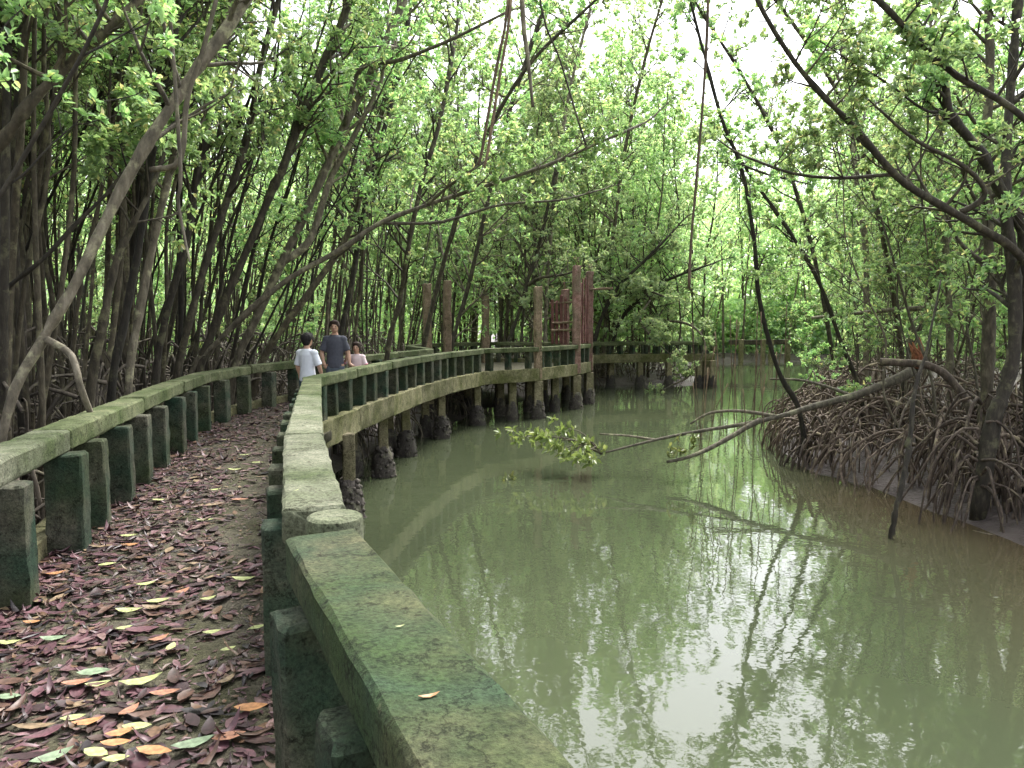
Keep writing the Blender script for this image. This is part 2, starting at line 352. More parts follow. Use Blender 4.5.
def inside(poly, P):
    x, y = P[:, 0], P[:, 1]; r = np.zeros(len(P), bool); n = len(poly); j = n - 1
    for i in range(n):
        xi, yi = poly[i]; xj, yj = poly[j]
        c = ((yi > y) != (yj > y)) & (x < (xj - xi) * (y - yi) / (yj - yi + 1e-12) + xi); r ^= c; j = i
    return r
def dist_line(poly, P, closed=False):
    best = np.full(len(P), 1e9); n = len(poly)
    for i in range(n if closed else n - 1):
        a, b = poly[i], poly[(i + 1) % n]; ab = b - a
        t = np.clip(((P - a) @ ab) / (ab @ ab), 0, 1); best = np.minimum(best, np.linalg.norm(P - a - t[:, None] * ab, axis=1))
    return best
def noise2(P, s, seed=0):
    x, y = P[:, 0] * s, P[:, 1] * s
    return (np.sin(x * 1.3 + y * .7 + seed) + np.sin(x * .6 - y * 1.7 + 2 + seed) + np.sin(2.3 * x + 1.1 * y + 4) * .6 + np.sin(-1.9 * x + 2.7 * y + 1 + seed) * .5) / 3.1
WATER_Z = -1.5
def ground_z(P):
    P = np.asarray(P, float).reshape(-1, 2)
    ins = inside(CH, P); d = dist_line(CH, P, True)
    up = np.minimum(.62, .16 * d + .05) + .07 * noise2(P, 1.1) * np.minimum(1, d) + .04 * noise2(P, 3.7, 3) * np.minimum(1, d * 2)
    dn = -np.minimum(1.0, .35 * d)
    return WATER_Z + np.where(ins, dn, up)
def gz(x, y): return float(ground_z([(x, y)])[0])

def rail_x(poly, y): return np.interp(y, poly[:, 1], poly[:, 0])

# ------------------------------------------------------------------ ground + water
def axis(lo, hi, fine0, fine1, step):
    a = list(np.arange(fine0, fine1, step)); s = step; x = a[0]
    left = []
    while x > lo: s *= 1.25; x -= s; left.append(x)
    s = step; x = a[-1]
    right = []
    while x < hi: s *= 1.25; x += s; right.append(x)
    return np.array(left[::-1] + a + right)
gx = axis(-900, 900, -14, 26, .3); gy = axis(-900, 900, -3, 62, .3)
XX, YY = np.meshgrid(gx, gy); P2 = np.stack([XX.ravel(), YY.ravel()], 1)
mb = MB(); ids = np.arange(len(P2)).reshape(XX.shape)
mb.add(np.column_stack([P2, ground_z(P2)]), np.stack([ids[:-1, :-1], ids[:-1, 1:], ids[1:, 1:], ids[1:, :-1]], -1).reshape(-1, 4))
tag(mb.build('ground', M['mud']), kind='structure')
mb = MB(); mb.add([(-60, -60, WATER_Z), (80, -60, WATER_Z), (80, 90, WATER_Z), (-60, 90, WATER_Z)], [(0, 1, 2, 3)])
tag(mb.build('water', M['water']), kind='structure')

# ------------------------------------------------------------------ boardwalk
bw = thing('boardwalk', 'mossy concrete boardwalk with low parapets curving beside the green creek', 'boardwalk', (-2.0, 6.0, 0))
def perp(a, b):
    d = norm(np.asarray(b) - np.asarray(a)); return np.array([-d[1], d[0]])   # left of travel

def parapet(poly, side_in, depth, out, spacing, mats, top, root, thick=.19, phase=()):
    """beams on slab balusters along a polyline. side_in: +1 when the deck lies left of travel"""
    for i in range(len(poly) - 1):
        a, b = poly[i], poly[i + 1]; L = np.linalg.norm(b - a)
        if L < .4: continue
        d = (b - a) / L; nin = perp(a, b) * side_in
        z = top - .065 + rng.normal(0, .007)
        g = .012; sh = nin * rng.normal(0, .012)
        m = MB(); bar(m, (*(a + sh + d * g), z - .01), (*(b + sh - d * g), z - .01 + rng.normal(0, .005)), (*nin, 0), .25, .15, ch=.014, seg=.1, noise=.0025)
        beam = m.build('handrail_beam', mats(i), root)
        n = max(1, int(round(L / spacing)))
        for k in range(n):
            c = a + d * (L * (k + (phase[i] if i < len(phase) else .5)) / n + rng.normal(0, .022)) + nin * ((out[0] - out[1]) / 2)
            dp = .24 + out[0] + out[1]
            m = MB(); c2 = c + rng.normal(0, .007, 2); dp += rng.normal(0, .012); bar(m, (*c, -.16), (*c2, top - .145 + rng.normal(0, .003)), (*(nin + rng.normal(0, .03, 2)), 0), dp, thick + rng.normal(0, .012), ch=.012, seg=.1, noise=.003)
            # depth runs across the deck
            m.build('baluster', M['baluster'], root)
rail_mats_r = ['rail_near', 'rail_near', 'rail_grey', 'rail_grey', 'rail_grey', 'rail'] + ['rail'] * 9
rail_mats_l = ['rail_grey', 'rail_grey', 'rail_grey', 'rail', 'rail'] + ['rail'] * 9
parapet(RAIL_R, 1, .3, (.09, -.02), .78, lambda i: M[rail_mats_r[i]], .82, bw)
parapet(RAIL_L, -1, .36, (.10, -.13), .95, lambda i: M[rail_mats_l[i]], .82, bw, phase=(.5, .5, .9, .62, .45, .25))
# round post head where two rails meet
m = MB(); zz = np.array([-2.2, -.5, .3, .7, .80, .825, .835]); rr_ = np.array([.108, .108, .107, .108, .108, .104, .09])
tube(m, np.array([(-.672, 2.83, z) for z in zz]), rr_, 28, .006); tag(m.build('round_post', M['rail_grey'], bw), 'round concrete post head between two rail beams')
# deck slabs
def offset_poly(poly, off, side):
    out = []
    for i in range(len(poly)):
        a = poly[max(0, i - 1)]; b = poly[min(len(poly) - 1, i + 1)]
        out.append(poly[i] + perp(a, b) * off * side)
    return np.array(out)
def resample(poly, n):
    s = np.concatenate([[0], np.cumsum(np.linalg.norm(np.diff(poly, axis=0), axis=1))]); u = np.linspace(0, s[-1], n)
    return np.stack([np.interp(u, s, poly[:, 0]), np.interp(u, s, poly[:, 1])], 1)
NS = 26
RO = resample(offset_poly(RAIL_R[[0, 1, 4, 5, 6, 7, 8, 9, 10, 11]], .13, -1), NS); LO = resample(offset_poly(RAIL_L, .13, 1), NS)
m = MB()
for i in range(NS - 1):
    q = np.array([LO[i], RO[i], RO[i + 1], LO[i + 1]]); c = q.mean(0); q = c + (q - c) * .996
    n_u, n_v = 9, 7; u, v = np.meshgrid(np.linspace(0, 1, n_u), np.linspace(0, 1, n_v))
    P = ((1 - u) * (1 - v))[..., None] * q[0] + (u * (1 - v))[..., None] * q[1] + (u * v)[..., None] * q[2] + ((1 - u) * v)[..., None] * q[3]
    z = rng.normal(0, .004) + rng.normal(0, .003, u.shape); edge = (v == 0) | (v == 1); z = z - edge * .008
    top_ = np.column_stack([P.reshape(-1, 2), z.ravel()]); idm = np.arange(n_u * n_v).reshape(n_v, n_u)
    m.add(top_, np.stack([idm[:-1, :-1], idm[:-1, 1:], idm[1:, 1:], idm[1:, :-1]], -1).reshape(-1, 4))
    lo = np.column_stack([q, np.full(4, -.15)]); hi = np.column_stack([q, np.full(4, -.006)])
    m.add(np.vstack([lo, hi]), [(3, 2, 1, 0), (0, 1, 5, 4), (1, 2, 6, 5), (2, 3, 7, 6), (3, 0, 4, 7)])
m.build('deck', M['deck'], bw, smooth=True)
# edge beams (kerb + fascia) both sides
def edge_beams(poly, side, root, z0=-.26, z1=.15, off=.07, w=.16):
    for i in range(len(poly) - 1):
        a, b = poly[i], poly[i + 1]
        if np.linalg.norm(b - a) < .4: continue
        nn = perp(a, b) * side; a2 = a + nn * off; b2 = b + nn * off
        dd = norm(b2 - a2)
        m = MB(); bar(m, (*(a2 - dd * .02), (z0 + z1) / 2), (*(b2 - dd * .005), (z0 + z1) / 2 + rng.normal(0, .004)), (*nn, 0), w, z1 - z0, ch=.014, seg=.15, noise=.004)
        m.build('edge_beam', M['edge'], root)
RE = RAIL_R[[0, 1, 4, 5, 6, 7, 8, 9, 10, 11]]
edge_beams(RE, -1, bw); edge_beams(RAIL_L, 1, bw)

def crust(m, c, r, z0, z1, n):
    """shell growth round a pile foot"""
    for _ in range(n):
        a = rng.uniform(0, 6.283); z = rng.uniform(z0, z1); k = 1 - .45 * ((z - z0) / (z1 - z0)) ** 2
        p = np.array([c[0] + math.cos(a) * r * k, c[1] + math.sin(a) * r * k, z]); s = rng.uniform(.025, .055)
        d = norm(np.array([math.cos(a), math.sin(a), rng.uniform(-.5, .5)]) + rng.normal(0, .3, 3))
        tube(m, np.array([p - d * s * .8, p + d * s * .3, p + d * s * .9]), np.array([s * .8, s * .9, s * .25]), 5, .15)
def pile(c, root, top=-.16, r=.095, shells=0, grow=.2, square=True):
    g = gz(*c)
    m = MB(); bar(m, (*c, min(g, WATER_Z) - .4), (*c, top), (1, .25, 0), r * 2, r * 2, ch=.014, seg=.25, noise=.004)
    po = m.build('pile', M['pile'], root)
    m = MB()
    zz = np.linspace(WATER_Z - .35, WATER_Z + .62, 12); tube(m, np.array([(*c, z) for z in zz]), np.interp(np.linspace(0, 1, 12), [0, .5, .85, 1], [grow, grow, grow * .8, r * 1.15]), 12, .08)
    if shells: crust(m, c, grow, WATER_Z - .1, WATER_Z + .6, shells)
    m.build('barnacle_crust', M['barnacle'], po)
s_out = np.concatenate([[0], np.cumsum(np.linalg.norm(np.diff(RE, axis=0), axis=1))])
OUT = offset_poly(RE, .02, -1); INN = offset_poly(RAIL_L, .02, 1)
for s, sh in [(1.6, 0), (5.2, 60)]:
    pile((np.interp(s, s_out, OUT[:, 0]), np.interp(s, s_out, OUT[:, 1])), bw, shells=sh)
for (px, d) in [(347, 11.9), (382, 15.2), (405, 17.6), (441, 20.4), (477, 23.1)]:
    c = ((px - 512) / FOC * d, d); pile(c, bw, shells=int(1600 / d), grow=.24)
for y in [2.2, 5, 8, 10.8, 13.2, 15.8, 18.4, 21, 23.4]:
    pile((rail_x(INN, y), y), bw, grow=.16)
for y in [6.6, 9.3]:
    pile((rail_x(OUT, y) - .25, y), bw, shells=60)
for y in [12, 15.2, 17.8, 20.6]:
    pile((rail_x(OUT, y) - .75, y), bw, shells=20)

# ------------------------------------------------------------------ ruined pavilion
pv = thing('ruined_pavilion', 'roofless ruined pavilion platform on piles with bare and red columns at the boardwalk bend', 'pavilion', (0, 27.3, 0))
m = MB(); c0 = PLAT.mean(0); inner = c0 + (PLAT - c0) * .985
n = len(inner); V = np.vstack([np.column_stack([inner, np.full(n, -.01)]), np.column_stack([inner, np.full(n, -.2)]), [(*c0, -.01)], [(*c0, -.2)]])
i0 = np.arange(n); i1 = (i0 + 1) % n
m.add(V, np.vstack([np.stack([i0, i1, np.full(n, 2 * n)], 1), np.stack([i1 + n, i0 + n, np.full(n, 2 * n + 1)], 1)]))
m.add(V[:2 * n], np.stack([i0, i0 + n, i1 + n, i1], 1)); m.build('platform', M['deck'], pv, smooth=False)
for i in range(n):
    if i == n - 1: continue
    a, b = PLAT[i], PLAT[(i + 1) % n]; seg = np.array([a, b])
    edge_beams(seg, -1, pv, off=.03)
    if i == 3: continue
    L = np.linalg.norm(b - a); cnt = max(2, int(L / .62))
    parapet(seg, 1, .3, (.02, -.03), L / cnt, lambda k: M['rail'], .84, pv, .13)
for (c, zt, mt, w, lab) in [((.84, 24.75), 2.78, 'column', .22, 'broken grey brown column standing alone'), ((2.33, 27.62), 3.68, 'column_red', .25, 'tallest pinkish red column with pale front edge'), ((2.98, 29.42), 3.6, 'column_red', .24, 'red column at the outer corner'),
                       ((2.1, 30.2), 2.95, 'column_red', .26, 'shorter dark red column behind the lattice'), ((-3.0, 27.0), 3.0, 'column', .26, 'weathered brown column'), ((-2.42, 28.6), 3.2, 'column', .26, 'weathered brown column'), ((-1.1, 31.6), 2.75, 'column', .26, 'weathered brown column')]:
    m = MB(); bar(m, (*c, -.2), (*c, zt), (1, .3, 0), w, w, ch=.02, seg=.25, noise=.012)
    co = m.build('column', M[mt], pv); co['label'] = lab
    if c[1] > 27.5 and mt == 'column_red':
        m = MB()
        for k in range(3): x = c[0] + rng.uniform(-.06, .06); y = c[1] + rng.uniform(-.06, .06); tube(m, np.array([(x, y, zt - .05), (x + .02, y, zt + .12), (x + rng.uniform(-.1, .1), y, zt + .3)]), .009, 5)
        m.build('rusty_rebar', M['red_wood'], co)
# red boards and crossbars left between the red columns
for k in range(5):
    t = (k + .6) / 5.4; p = np.array([2.33, 27.62]) * (1 - t) + np.array([2.98, 29.42]) * t
    m = MB(); bar(m, (*p, .86), (*p, 3.5 - rng.uniform(0, .5)), (.3, .9, 0), .14, .05, seg=.3, noise=.01); m.build('red_board', M['red_wood'], pv)
for (p, q, z) in [((1.45, 28.2), (2.3, 27.66), 1.35), ((1.5, 28.2), (2.3, 27.66), 1.62), ((1.4, 28.4), (2.25, 27.8), 2.35), ((3.0, 29.3), (3.8, 28.9), 2.9)]:
    m = MB(); bar(m, (*p, z), (*q, z + rng.normal(0, .04)), (0, 0, 1), .07, .07, seg=.2, noise=.008); m.build('crossbar', M['column'], pv)
for k in range(4):
    p = np.array([1.5, 28.3]) + np.array([.62, -.4]) * k / 4
    m = MB(); bar(m, (*p, .86), (*p, 2.6 + rng.uniform(-.5, .3)), (.8, -.5, 0), .1, .05, seg=.3, noise=.012); m.build('red_board', M['red_wood'], pv)
for c in [(.84, 24.75), (2.33, 27.62), (2.98, 29.42)]:
    pile(c, pv, top=-.27, r=.15, shells=40, grow=.25)
for c in [(0, 24.3), (-.4, 25.5), (-1.5, 26), (.6, 26.6), (1.2, 28.5), (-.5, 28.5), (1.5, 26.6), (-2, 29.5), (1.2, 31), (-2.8, 27.5), (2.2, 31)]:
    pile(c, pv, top=-.21, r=.12, grow=.2)

# ------------------------------------------------------------------ far boardwalk
fb = thing('boardwalk', 'distant boardwalk stretch on pale piles in front of the dark bank, half hidden by leaves', 'boardwalk', (6.5, 37, 0))
FB_B = FAR_F + np.array([(-.3, 1.6), (-.9, 1.3), (-.5, 1.5), (0, 1.5)])
m = MB()
for i in range(3):
    q = np.array([FAR_F[i], FAR_F[i + 1], FB_B[i + 1], FB_B[i]]); V = np.vstack([np.column_stack([q, np.full(4, 0.)]), np.column_stack([q, np.full(4, -.2)])])
    m.add(V, [(0, 1, 2, 3), (7, 6, 5, 4), (0, 4, 5, 1), (1, 5, 6, 2), (2, 6, 7, 3), (3, 7, 4, 0)])
m.build('deck', M['deck'], fb, smooth=False)
for poly, sd in ((FAR_F, 1), (FB_B[1:], -1)):
    pp = [poly[0]]
    for i in range(len(poly) - 1):
        k = max(1, int(np.linalg.norm(poly[i + 1] - poly[i]) / 2.4)); pp += [poly[i] + (poly[i + 1] - poly[i]) * (j + 1) / k for j in range(k)]
    parapet(np.array(pp), sd, .3, (.03, -.03), .62, lambda k: M['rail'], .72, fb, .13)
    edge_beams(np.array(pp), -sd, fb)
for px in (611, 640, 669, 699, 706, 711, 716):
    pile(((px - 512) / FOC * 37.0, 37.0 + (0 if px < 700 else rng.uniform(-.3, 1))), fb, grow=.24, r=.13)
fp = thing('jetty', 'pale broken jetty posts and dark rail far beyond the creek bend', 'jetty', (19, 59, 0))
for px in (741, 763, 771, 788):
    c = ((px - 512) / FOC * 58, 58.); m = MB(); bar(m, (*c, -2.2), (*c, .45), (1, 0, 0), .3, .3, seg=.4, noise=.01); m.build('post', M['pile'], fp)
m = MB(); bar(m, (16.8, 58.9, .2), (21.6, 58.9, .25), (0, 1, 0), .3, .35, seg=.5, noise=.01); m.build('rail_beam', M['bark'], fp)

# ------------------------------------------------------------------ fallen leaves
def deck_pts(n, y0, y1, pw):
    y = y0 + (y1 - y0) * rng.random(n) ** pw
    lx = rail_x(RAIL_L, y) + .05; rx = rail_x(RAIL_R, y) - .02
    u = rng.random(n); u = np.where(rng.random(n) < .22, rng.beta(.5, 2.2, n), u)
    return np.column_stack([lx + (rx - lx) * u, y]), u
P, u = deck_pts(16500, .6, 23.0, 1.55)
bare = (noise2(P, 1.6, 5) + .9 * np.exp(-((u - .72) / .16) ** 2)) > .72
keep = ~bare | (rng.random(len(P)) < .28); P = P[keep]
m = MB(); n = len(P); L = np.clip(.078 * np.exp(rng.normal(0, .4, n)), .025, .165); crl = rng.random(n) < .3
tz = np.abs(rng.normal(0, .012, n)) + .007
litter(m, np.column_stack([P, tz]), rng.uniform(0, 6.28, n), L, L * np.where(crl, rng.uniform(.1, .3, n), rng.uniform(.25, .55, n)), np.where(crl, rng.uniform(-.6, 1.1, n), rng.uniform(-.15, .25, n)), np.where(crl, rng.uniform(-.6, 1.6, n), rng.uniform(-.15, .3, n)))
lo = m.build('leaf_litter', M['litter'], loc=(-1.5, 4, 0)); tag(lo, 'purple brown leaf litter covering the boardwalk deck', 'leaf litter', kind='stuff')
# fine debris flakes between the leaves
Q, u = deck_pts(9000, .6, 12, 1.5); n = len(Q); L = rng.uniform(.012, .04, n); m = MB()
litter(m, np.column_stack([Q, np.full(n, .006)]), rng.uniform(0, 6.28, n), L, L * rng.uniform(.2, .6, n), rng.uniform(-.1, .3, n), rng.uniform(0, .4, n))
tag(m.build('leaf_debris', M['litter'], loc=(-1.5, 4, 0)), 'small leaf scraps scattered over the deck', 'debris', kind='stuff')

FALL = [('orange', 251, 709, .13, 10, 'big orange leaf lying alone near the foot of the closest right slab'), ('brown', 159, 639, .10, 50, 'rust brown leaf beside an upright yellow green leaf'), ('orange', 154, 752, .14, -10, 'long orange leaf in the nearest litter at the picture bottom'),
        ('orange', 116, 744, .11, 5, None), ('orange', 120, 734, .10, 30, None), ('brown', 129, 712, .10, 70, 'brown leaf with bent tip above the nearest orange leaves'), ('brown', 165, 693, .12, 15, 'flat brown leaf beside the largest green leaf'), ('orange', 56, 574, .11, 35, 'orange leaf near the foot of the second left slab'),
        ('orange', 32, 623, .09, 5, 'small orange leaf beside the first left slab'), ('brown', 182, 592, .10, 60, None), ('orange', 88, 723, .11, 25, None), ('brown', 229, 737, .12, 25, None), ('brown', 77, 684, .12, 20, None),
        ('green', 141, 682, .17, 30, 'largest yellow green leaf, long and curved, on the purple litter'), ('dull', 94, 673, .14, 12, 'wide dull grey green leaf left of the largest green leaf'), ('green', 98, 685, .10, 20, None), ('green', 171, 648, .09, 95, 'upright yellow green leaf on edge beside a rust brown leaf'), ('green', 228, 650, .075, 40, 'round yellow green leaf on the bare planks'),
        ('green', 257, 628, .09, 40, 'yellow green leaf touching the right slab feet'), ('green', 212, 633, .09, 25, None), ('green', 158, 602, .12, 25, 'long pale green leaf in the middle of the deck'), ('green', 244, 580, .14, 5, 'pale green leaf lying across by the right slabs'), ('green', 129, 611, .14, 5, None), ('green', 9, 643, .11, 5, 'yellow green leaf at the left picture edge'),
        ('dull', 54, 639, .13, 10, 'dull green leaf beside the small orange leaf by the left slab'), ('dull', 193, 744, .15, 30, 'broad grey green leaf near the picture bottom'), ('green', 96, 754, .11, -20, 'yellow green leaf tucked against the nearest orange leaves'), ('green', 116, 760, .09, 10, None), ('dull', 52, 759, .14, 45, 'dull green leaf at the lower left corner'),
        ('green', 73, 719, .09, 20, 'yellow green leaf beside a small brown leaf at lower left'), ('dull', 9, 697, .10, 0, 'grey green leaf at the left edge below the yellow green one'), ('green', 146, 585, .11, 35, None), ('green', 107, 565, .11, 30, None), ('green', 129, 536, .12, 15, None), ('green', 208, 599, .09, 35, None), ('green', 124, 629, .08, 30, None),
        ('green', 137, 727, .11, 5, None), ('green', 205, 520, .13, 10, None), ('green', 160, 500, .14, 0, None), ('green', 235, 470, .15, 10, None), ('green', 245, 455, .14, 20, None), ('green', 258, 463, .14, 5, None), ('green', 215, 490, .12, 40, None), ('brown', 240, 500, .15, 5, None), ('orange', 130, 545, .12, 15, None), ('green', 226, 440, .13, 15, None)]
SHARED = {'green': 'small yellow green fallen leaf on the deck litter', 'orange': 'small plain orange fallen leaf among the litter', 'brown': 'small plain brown fallen leaf among the litter'}
for (c, px, py, L, yaw, lab) in FALL:
    p = G(px, py, .03); m = MB()
    litter(m, np.array([[p[0], p[1], .034]]), np.array([R(yaw)]), np.array([L]), np.array([L * rng.uniform(.42, .55)]), np.array([rng.uniform(.05, .25)]), np.array([rng.uniform(0, .2)]))
    o = m.build('fallen_leaf', M['fallen_' + c], loc=(p[0], p[1], .034)); tag(o, lab or SHARED[c], 'leaf', None if lab else f'small {c} fallen leaves on the deck')
for (px, py, L, yaw, c, lab) in [(400, 629, .025, 30, 'fallen_green', 'tiny yellow petal lying on the near mossy rail'), (429, 700, .045, 25, 'fallen_orange', 'pale orange leaf scrap lying on the near mossy rail'), (296, 492, .035, 60, 'fallen_green', 'small dry leaf lying on the grey rail beyond the round post')]:
    p = G(px, py, .822); m = MB(); litter(m, np.array([[p[0], p[1], .828]]), np.array([R(yaw)]), np.array([L]), np.array([L * .3]), np.array([.3]), np.array([.4]))
    tag(m.build('fallen_leaf', M[c], loc=(p[0], p[1], .828)), lab, 'leaf')

# ------------------------------------------------------------------ trees
def arc_root(m, p, end, r0, rise=.25, fork=0.5, sides=5):
    p = np.asarray(p, float); end = np.asarray(end, float); h = end - p; w = rng.normal(0, .08, 3) * np.linalg.norm(h)
    q1 = p + np.array([h[0] * .35, h[1] * .35, rise * abs(h[2]) * rng.uniform(-.2, .6)]) + w * .4; q2 = p + np.array([h[0] * .78, h[1] * .78, h[2] * rng.uniform(.3, .5)]) + w
    S = spline([p, q1, q2, end - np.array([0, 0, .15])], 9); tube(m, S, np.linspace(r0, r0 * .62, 9), sides, .06, cap=False)
    if rng.random() < fork:
        k = rng.integers(3, 6); a = rng.uniform(0, 6.28); l = np.linalg.norm(h[:2]) * rng.uniform(.3, .7)
        e2 = np.array([S[k][0] + math.cos(a) * l * .6 + h[0] * .3, S[k][1] + math.sin(a) * l * .6 + h[1] * .3, end[2]])
        arc_root(m, S[k], e2, r0 * .7, rise * .8, fork * .5, sides)

def skirt(m, base, zs, n, rad, r0, gfun, fork=.5, az=None):
    for k in range(n):
        a = rng.uniform(0, 6.283) if az is None else rng.uniform(*az); z = rng.uniform(*zs); l = rng.uniform(*rad)
        e = (base[0] + math.cos(a) * l, base[1] + math.sin(a) * l)
        arc_root(m, (base[0] + math.cos(a) * .05, base[1] + math.sin(a) * .05, z), (*e, gfun(*e)), r0 * rng.uniform(.6, 1.3), rng.uniform(.1, .5), fork)

def limb(mw, tips, p, d, L, r, depth, droop=.0, kink=.22, sides=5):
    n = 6; pts = [p]; q = np.array(p, float); dd = norm(np.asarray(d, float))
    for i in range(n):
        dd = norm(dd + rng.normal(0, kink, 3) * .5 + np.array([0, 0, .05 - droop])); q = q + dd * L / n; pts.append(q)
    S = spline(pts, 9); tube(mw, S, np.linspace(r, max(r * .35, .004), 9), sides, .05, cap=False)
    if depth == 0:
        for k in (5, 7, 8): tips.append((S[k] + rng.normal(0, .03, 3), dd))
        return
    k = rng.integers(3, 6)
    for j in range(k):
        i = rng.integers(3, 9); t = norm(S[i] - S[i - 1]); s = rng.standard_normal(3); s = norm(s - t * (s @ t))
        limb(mw, tips, S[i], t * .6 + s * .8 + np.array([0, 0, .1]), L * rng.uniform(.4, .65), r * .5, depth - 1, droop, kink, 4)
    tips.append((S[-1], dd)); tips.append((S[-2], dd))

def crown_from(mw, S, rad, f0, nb, Lr, tips, depth=1, up=.45, bias=None):
    n = len(S)
    for b in range(nb):
        f = f0 + (1 - f0) * (b + rng.random()) / nb; i = min(n - 1, int(f * (n - 1))); t = norm(S[i] - S[max(0, i - 1)])
        a = rng.uniform(0, 6.28); d = np.array([math.cos(a), math.sin(a), up + rng.normal(0, .25)])
        if bias is not None: d = d + np.asarray(bias)
        r = np.interp(i / (n - 1), np.linspace(0, 1, len(rad)), rad)
        limb(mw, tips, S[i], d + t * .4, rng.uniform(*Lr) * (1.1 - .4 * f), max(.012, r * .5), depth)
    limb(mw, tips, S[-1], norm(S[-1] - S[-3]), rng.uniform(*Lr) * .7, max(.012, rad[-1]), depth)

def generic_tree(name, H, r, lean, f0, nb, Lr, leaf, lsize, per, roots, bark='bark', sin=.25, loc=(0, 0, -60), depth=1, stems=0):
    t = thing(name, '', 'tree', loc); o = np.array(loc, float)
    zs = np.linspace(.45, H, 8); wob = np.cumsum(rng.normal(0, sin, (8, 2)), 0) * .5
    lx = lean * ((zs - .45) / H) ** 1.15 * H
    S = spline(np.column_stack([lx + wob[:, 0] - wob[0, 0], wob[:, 1] - wob[0, 1], zs]), 26)
    rad = np.interp(np.linspace(0, 1, 26), [0, .08, .6, 1], [r * 1.25, r, r * .7, r * .3])
    m = MB(); tube(m, np.vstack([[0, 0, -.2], S]) + o, np.concatenate([[r * .7], rad]), 7, .05)
    tips = []; mw = MB(); crown_from(mw, S + o, rad, f0, nb, Lr, tips, depth=depth)
    tr = m.build('trunk', M[bark], t)
    for q in range(stems):
        a = rng.uniform(0, 6.28); off = np.array([math.cos(a), math.sin(a), 0]) * rng.uniform(.25, .55); wob2 = np.cumsum(rng.normal(0, sin * 1.1, (8, 2)), 0) * .5
        S2 = spline(np.column_stack([lx * rng.uniform(.6, 1.6) + wob2[:, 0] - wob2[0, 0], wob2[:, 1] - wob2[0, 1], zs * rng.uniform(.75, 1.0)]) + off, 22); rad2 = np.linspace(r * .8, r * .25, 22)
        m2 = MB(); tube(m2, np.vstack([off + [0, 0, -.2], S2]) + o, np.concatenate([[r * .5], rad2]), 6, .05); m2.build('trunk', M[bark], t)
        crown_from(mw, S2 + o, rad2, f0, max(3, nb // 2), Lr, tips, depth=depth)
    mw.build('branch', M[bark], t)
    ml = MB(); rosettes(ml, [a for a, b in tips], [b for a, b in tips], per, lsize); ml.build('crown', M[leaf], t)
    mr = MB(); skirt(mr, o, (o[2] + .25, o[2] + 1.3), roots, (.35, 1.3), .022, lambda x, y: o[2], .5); mr.build('prop_roots', M['root'], t)
    return t

LEFT_V = [generic_tree('mangrove_tree', rng.uniform(10, 14), rng.uniform(.028, .048), rng.uniform(.03, .24), rng.uniform(.36, .52), rng.integers(9, 12), (.9, 2.2), 'leaf_mid', .098, 11, 12, 'bark' if k % 3 else 'bark_dark', sin=.15, stems=2 + k % 2) for k in range(7)]
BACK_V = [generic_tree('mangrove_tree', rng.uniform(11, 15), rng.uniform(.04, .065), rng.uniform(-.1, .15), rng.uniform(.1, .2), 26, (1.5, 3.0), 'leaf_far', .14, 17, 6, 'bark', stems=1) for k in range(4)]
RIGHT_V = [generic_tree('mangrove_tree', rng.uniform(8, 11), rng.uniform(.028, .045), rng.uniform(-.15, .15), rng.uniform(.2, .35), 16, (1.0, 2.4), 'leaf_mid', .10, 14, 12, 'bark_pale' if k % 2 else 'bark', stems=1 + k % 2) for k in range(4)]
SAP_V = [generic_tree('mangrove_sapling', rng.uniform(2.6, 5.5), .018, rng.uniform(-.1, .2), .1, 13, (.5, 1.2), 'leaf_mid', .10, 11, 4, 'bark') for k in range(4)]
used = set()
def put(V, x, y, rz, tilt, s, label, group, cat='tree'):
    src = V[rng.integers(len(V))]; z = gz(x, y) - .03
    if src.name not in used:
        used.add(src.name); src.location = (x, y, z); src.rotation_euler = (tilt[0], tilt[1], rz); src.scale = (s, s, s); o = src
        ORG[src.name] = (x, y, z)
    else: o = copy_thing(src, (x, y, z), rz, tilt, s)
    tag(o, label, cat, group); return o

placed = []
def scatter(n, xr, yr, ok, gap, tries=60):
    out = []; k = 0
    while len(out) < n and k < n * tries:
        k += 1; x, y = rng.uniform(*xr), rng.uniform(*yr)
        if not (-.95 * y - 3 < x < .9 * y + 3) or not ok(x, y): continue
        if any((x - a) ** 2 + (y - b) ** 2 < gap * gap for a, b in placed): continue
        placed.append((x, y)); out.append((x, y))
    return out
def on_left(x, y):
    if y < 23: return x < rail_x(RAIL_L, y) - (1.15 if y < 17 else .95)
    if y < 33: return x < -4.4
    if y < 39.2: return x < 2.2 and not (x > .6 and y < 36.5)
    return x < 9.5 + (y - 39) * .15
def on_right(x, y): return x > rail_x(CH_R, y) + .6 and y > 6
L1 = scatter(76, (-16, -3.5), (5.2, 17), on_left, .8)
for (x, y) in L1: put(LEFT_V, x, y, rng.normal(0, .5), (rng.normal(0, .06), rng.normal(.03, .06)), rng.uniform(.8, 1.15), 'slender dark mangrove trunk in the dense stand close behind the left parapet', 'mangroves close behind the left parapet')
L2 = scatter(76, (-34, -3.5), (16, 40), on_left, 1.2)
for (x, y) in L2: put(LEFT_V, x, y, rng.normal(0, .6), (rng.normal(0, .06), rng.normal(.02, .07)), rng.uniform(.85, 1.15) * (1 + .012 * max(0, y - 20)), 'thin mangrove trunk deep in the stand left of the boardwalk bend', 'mangroves deep in the left stand')
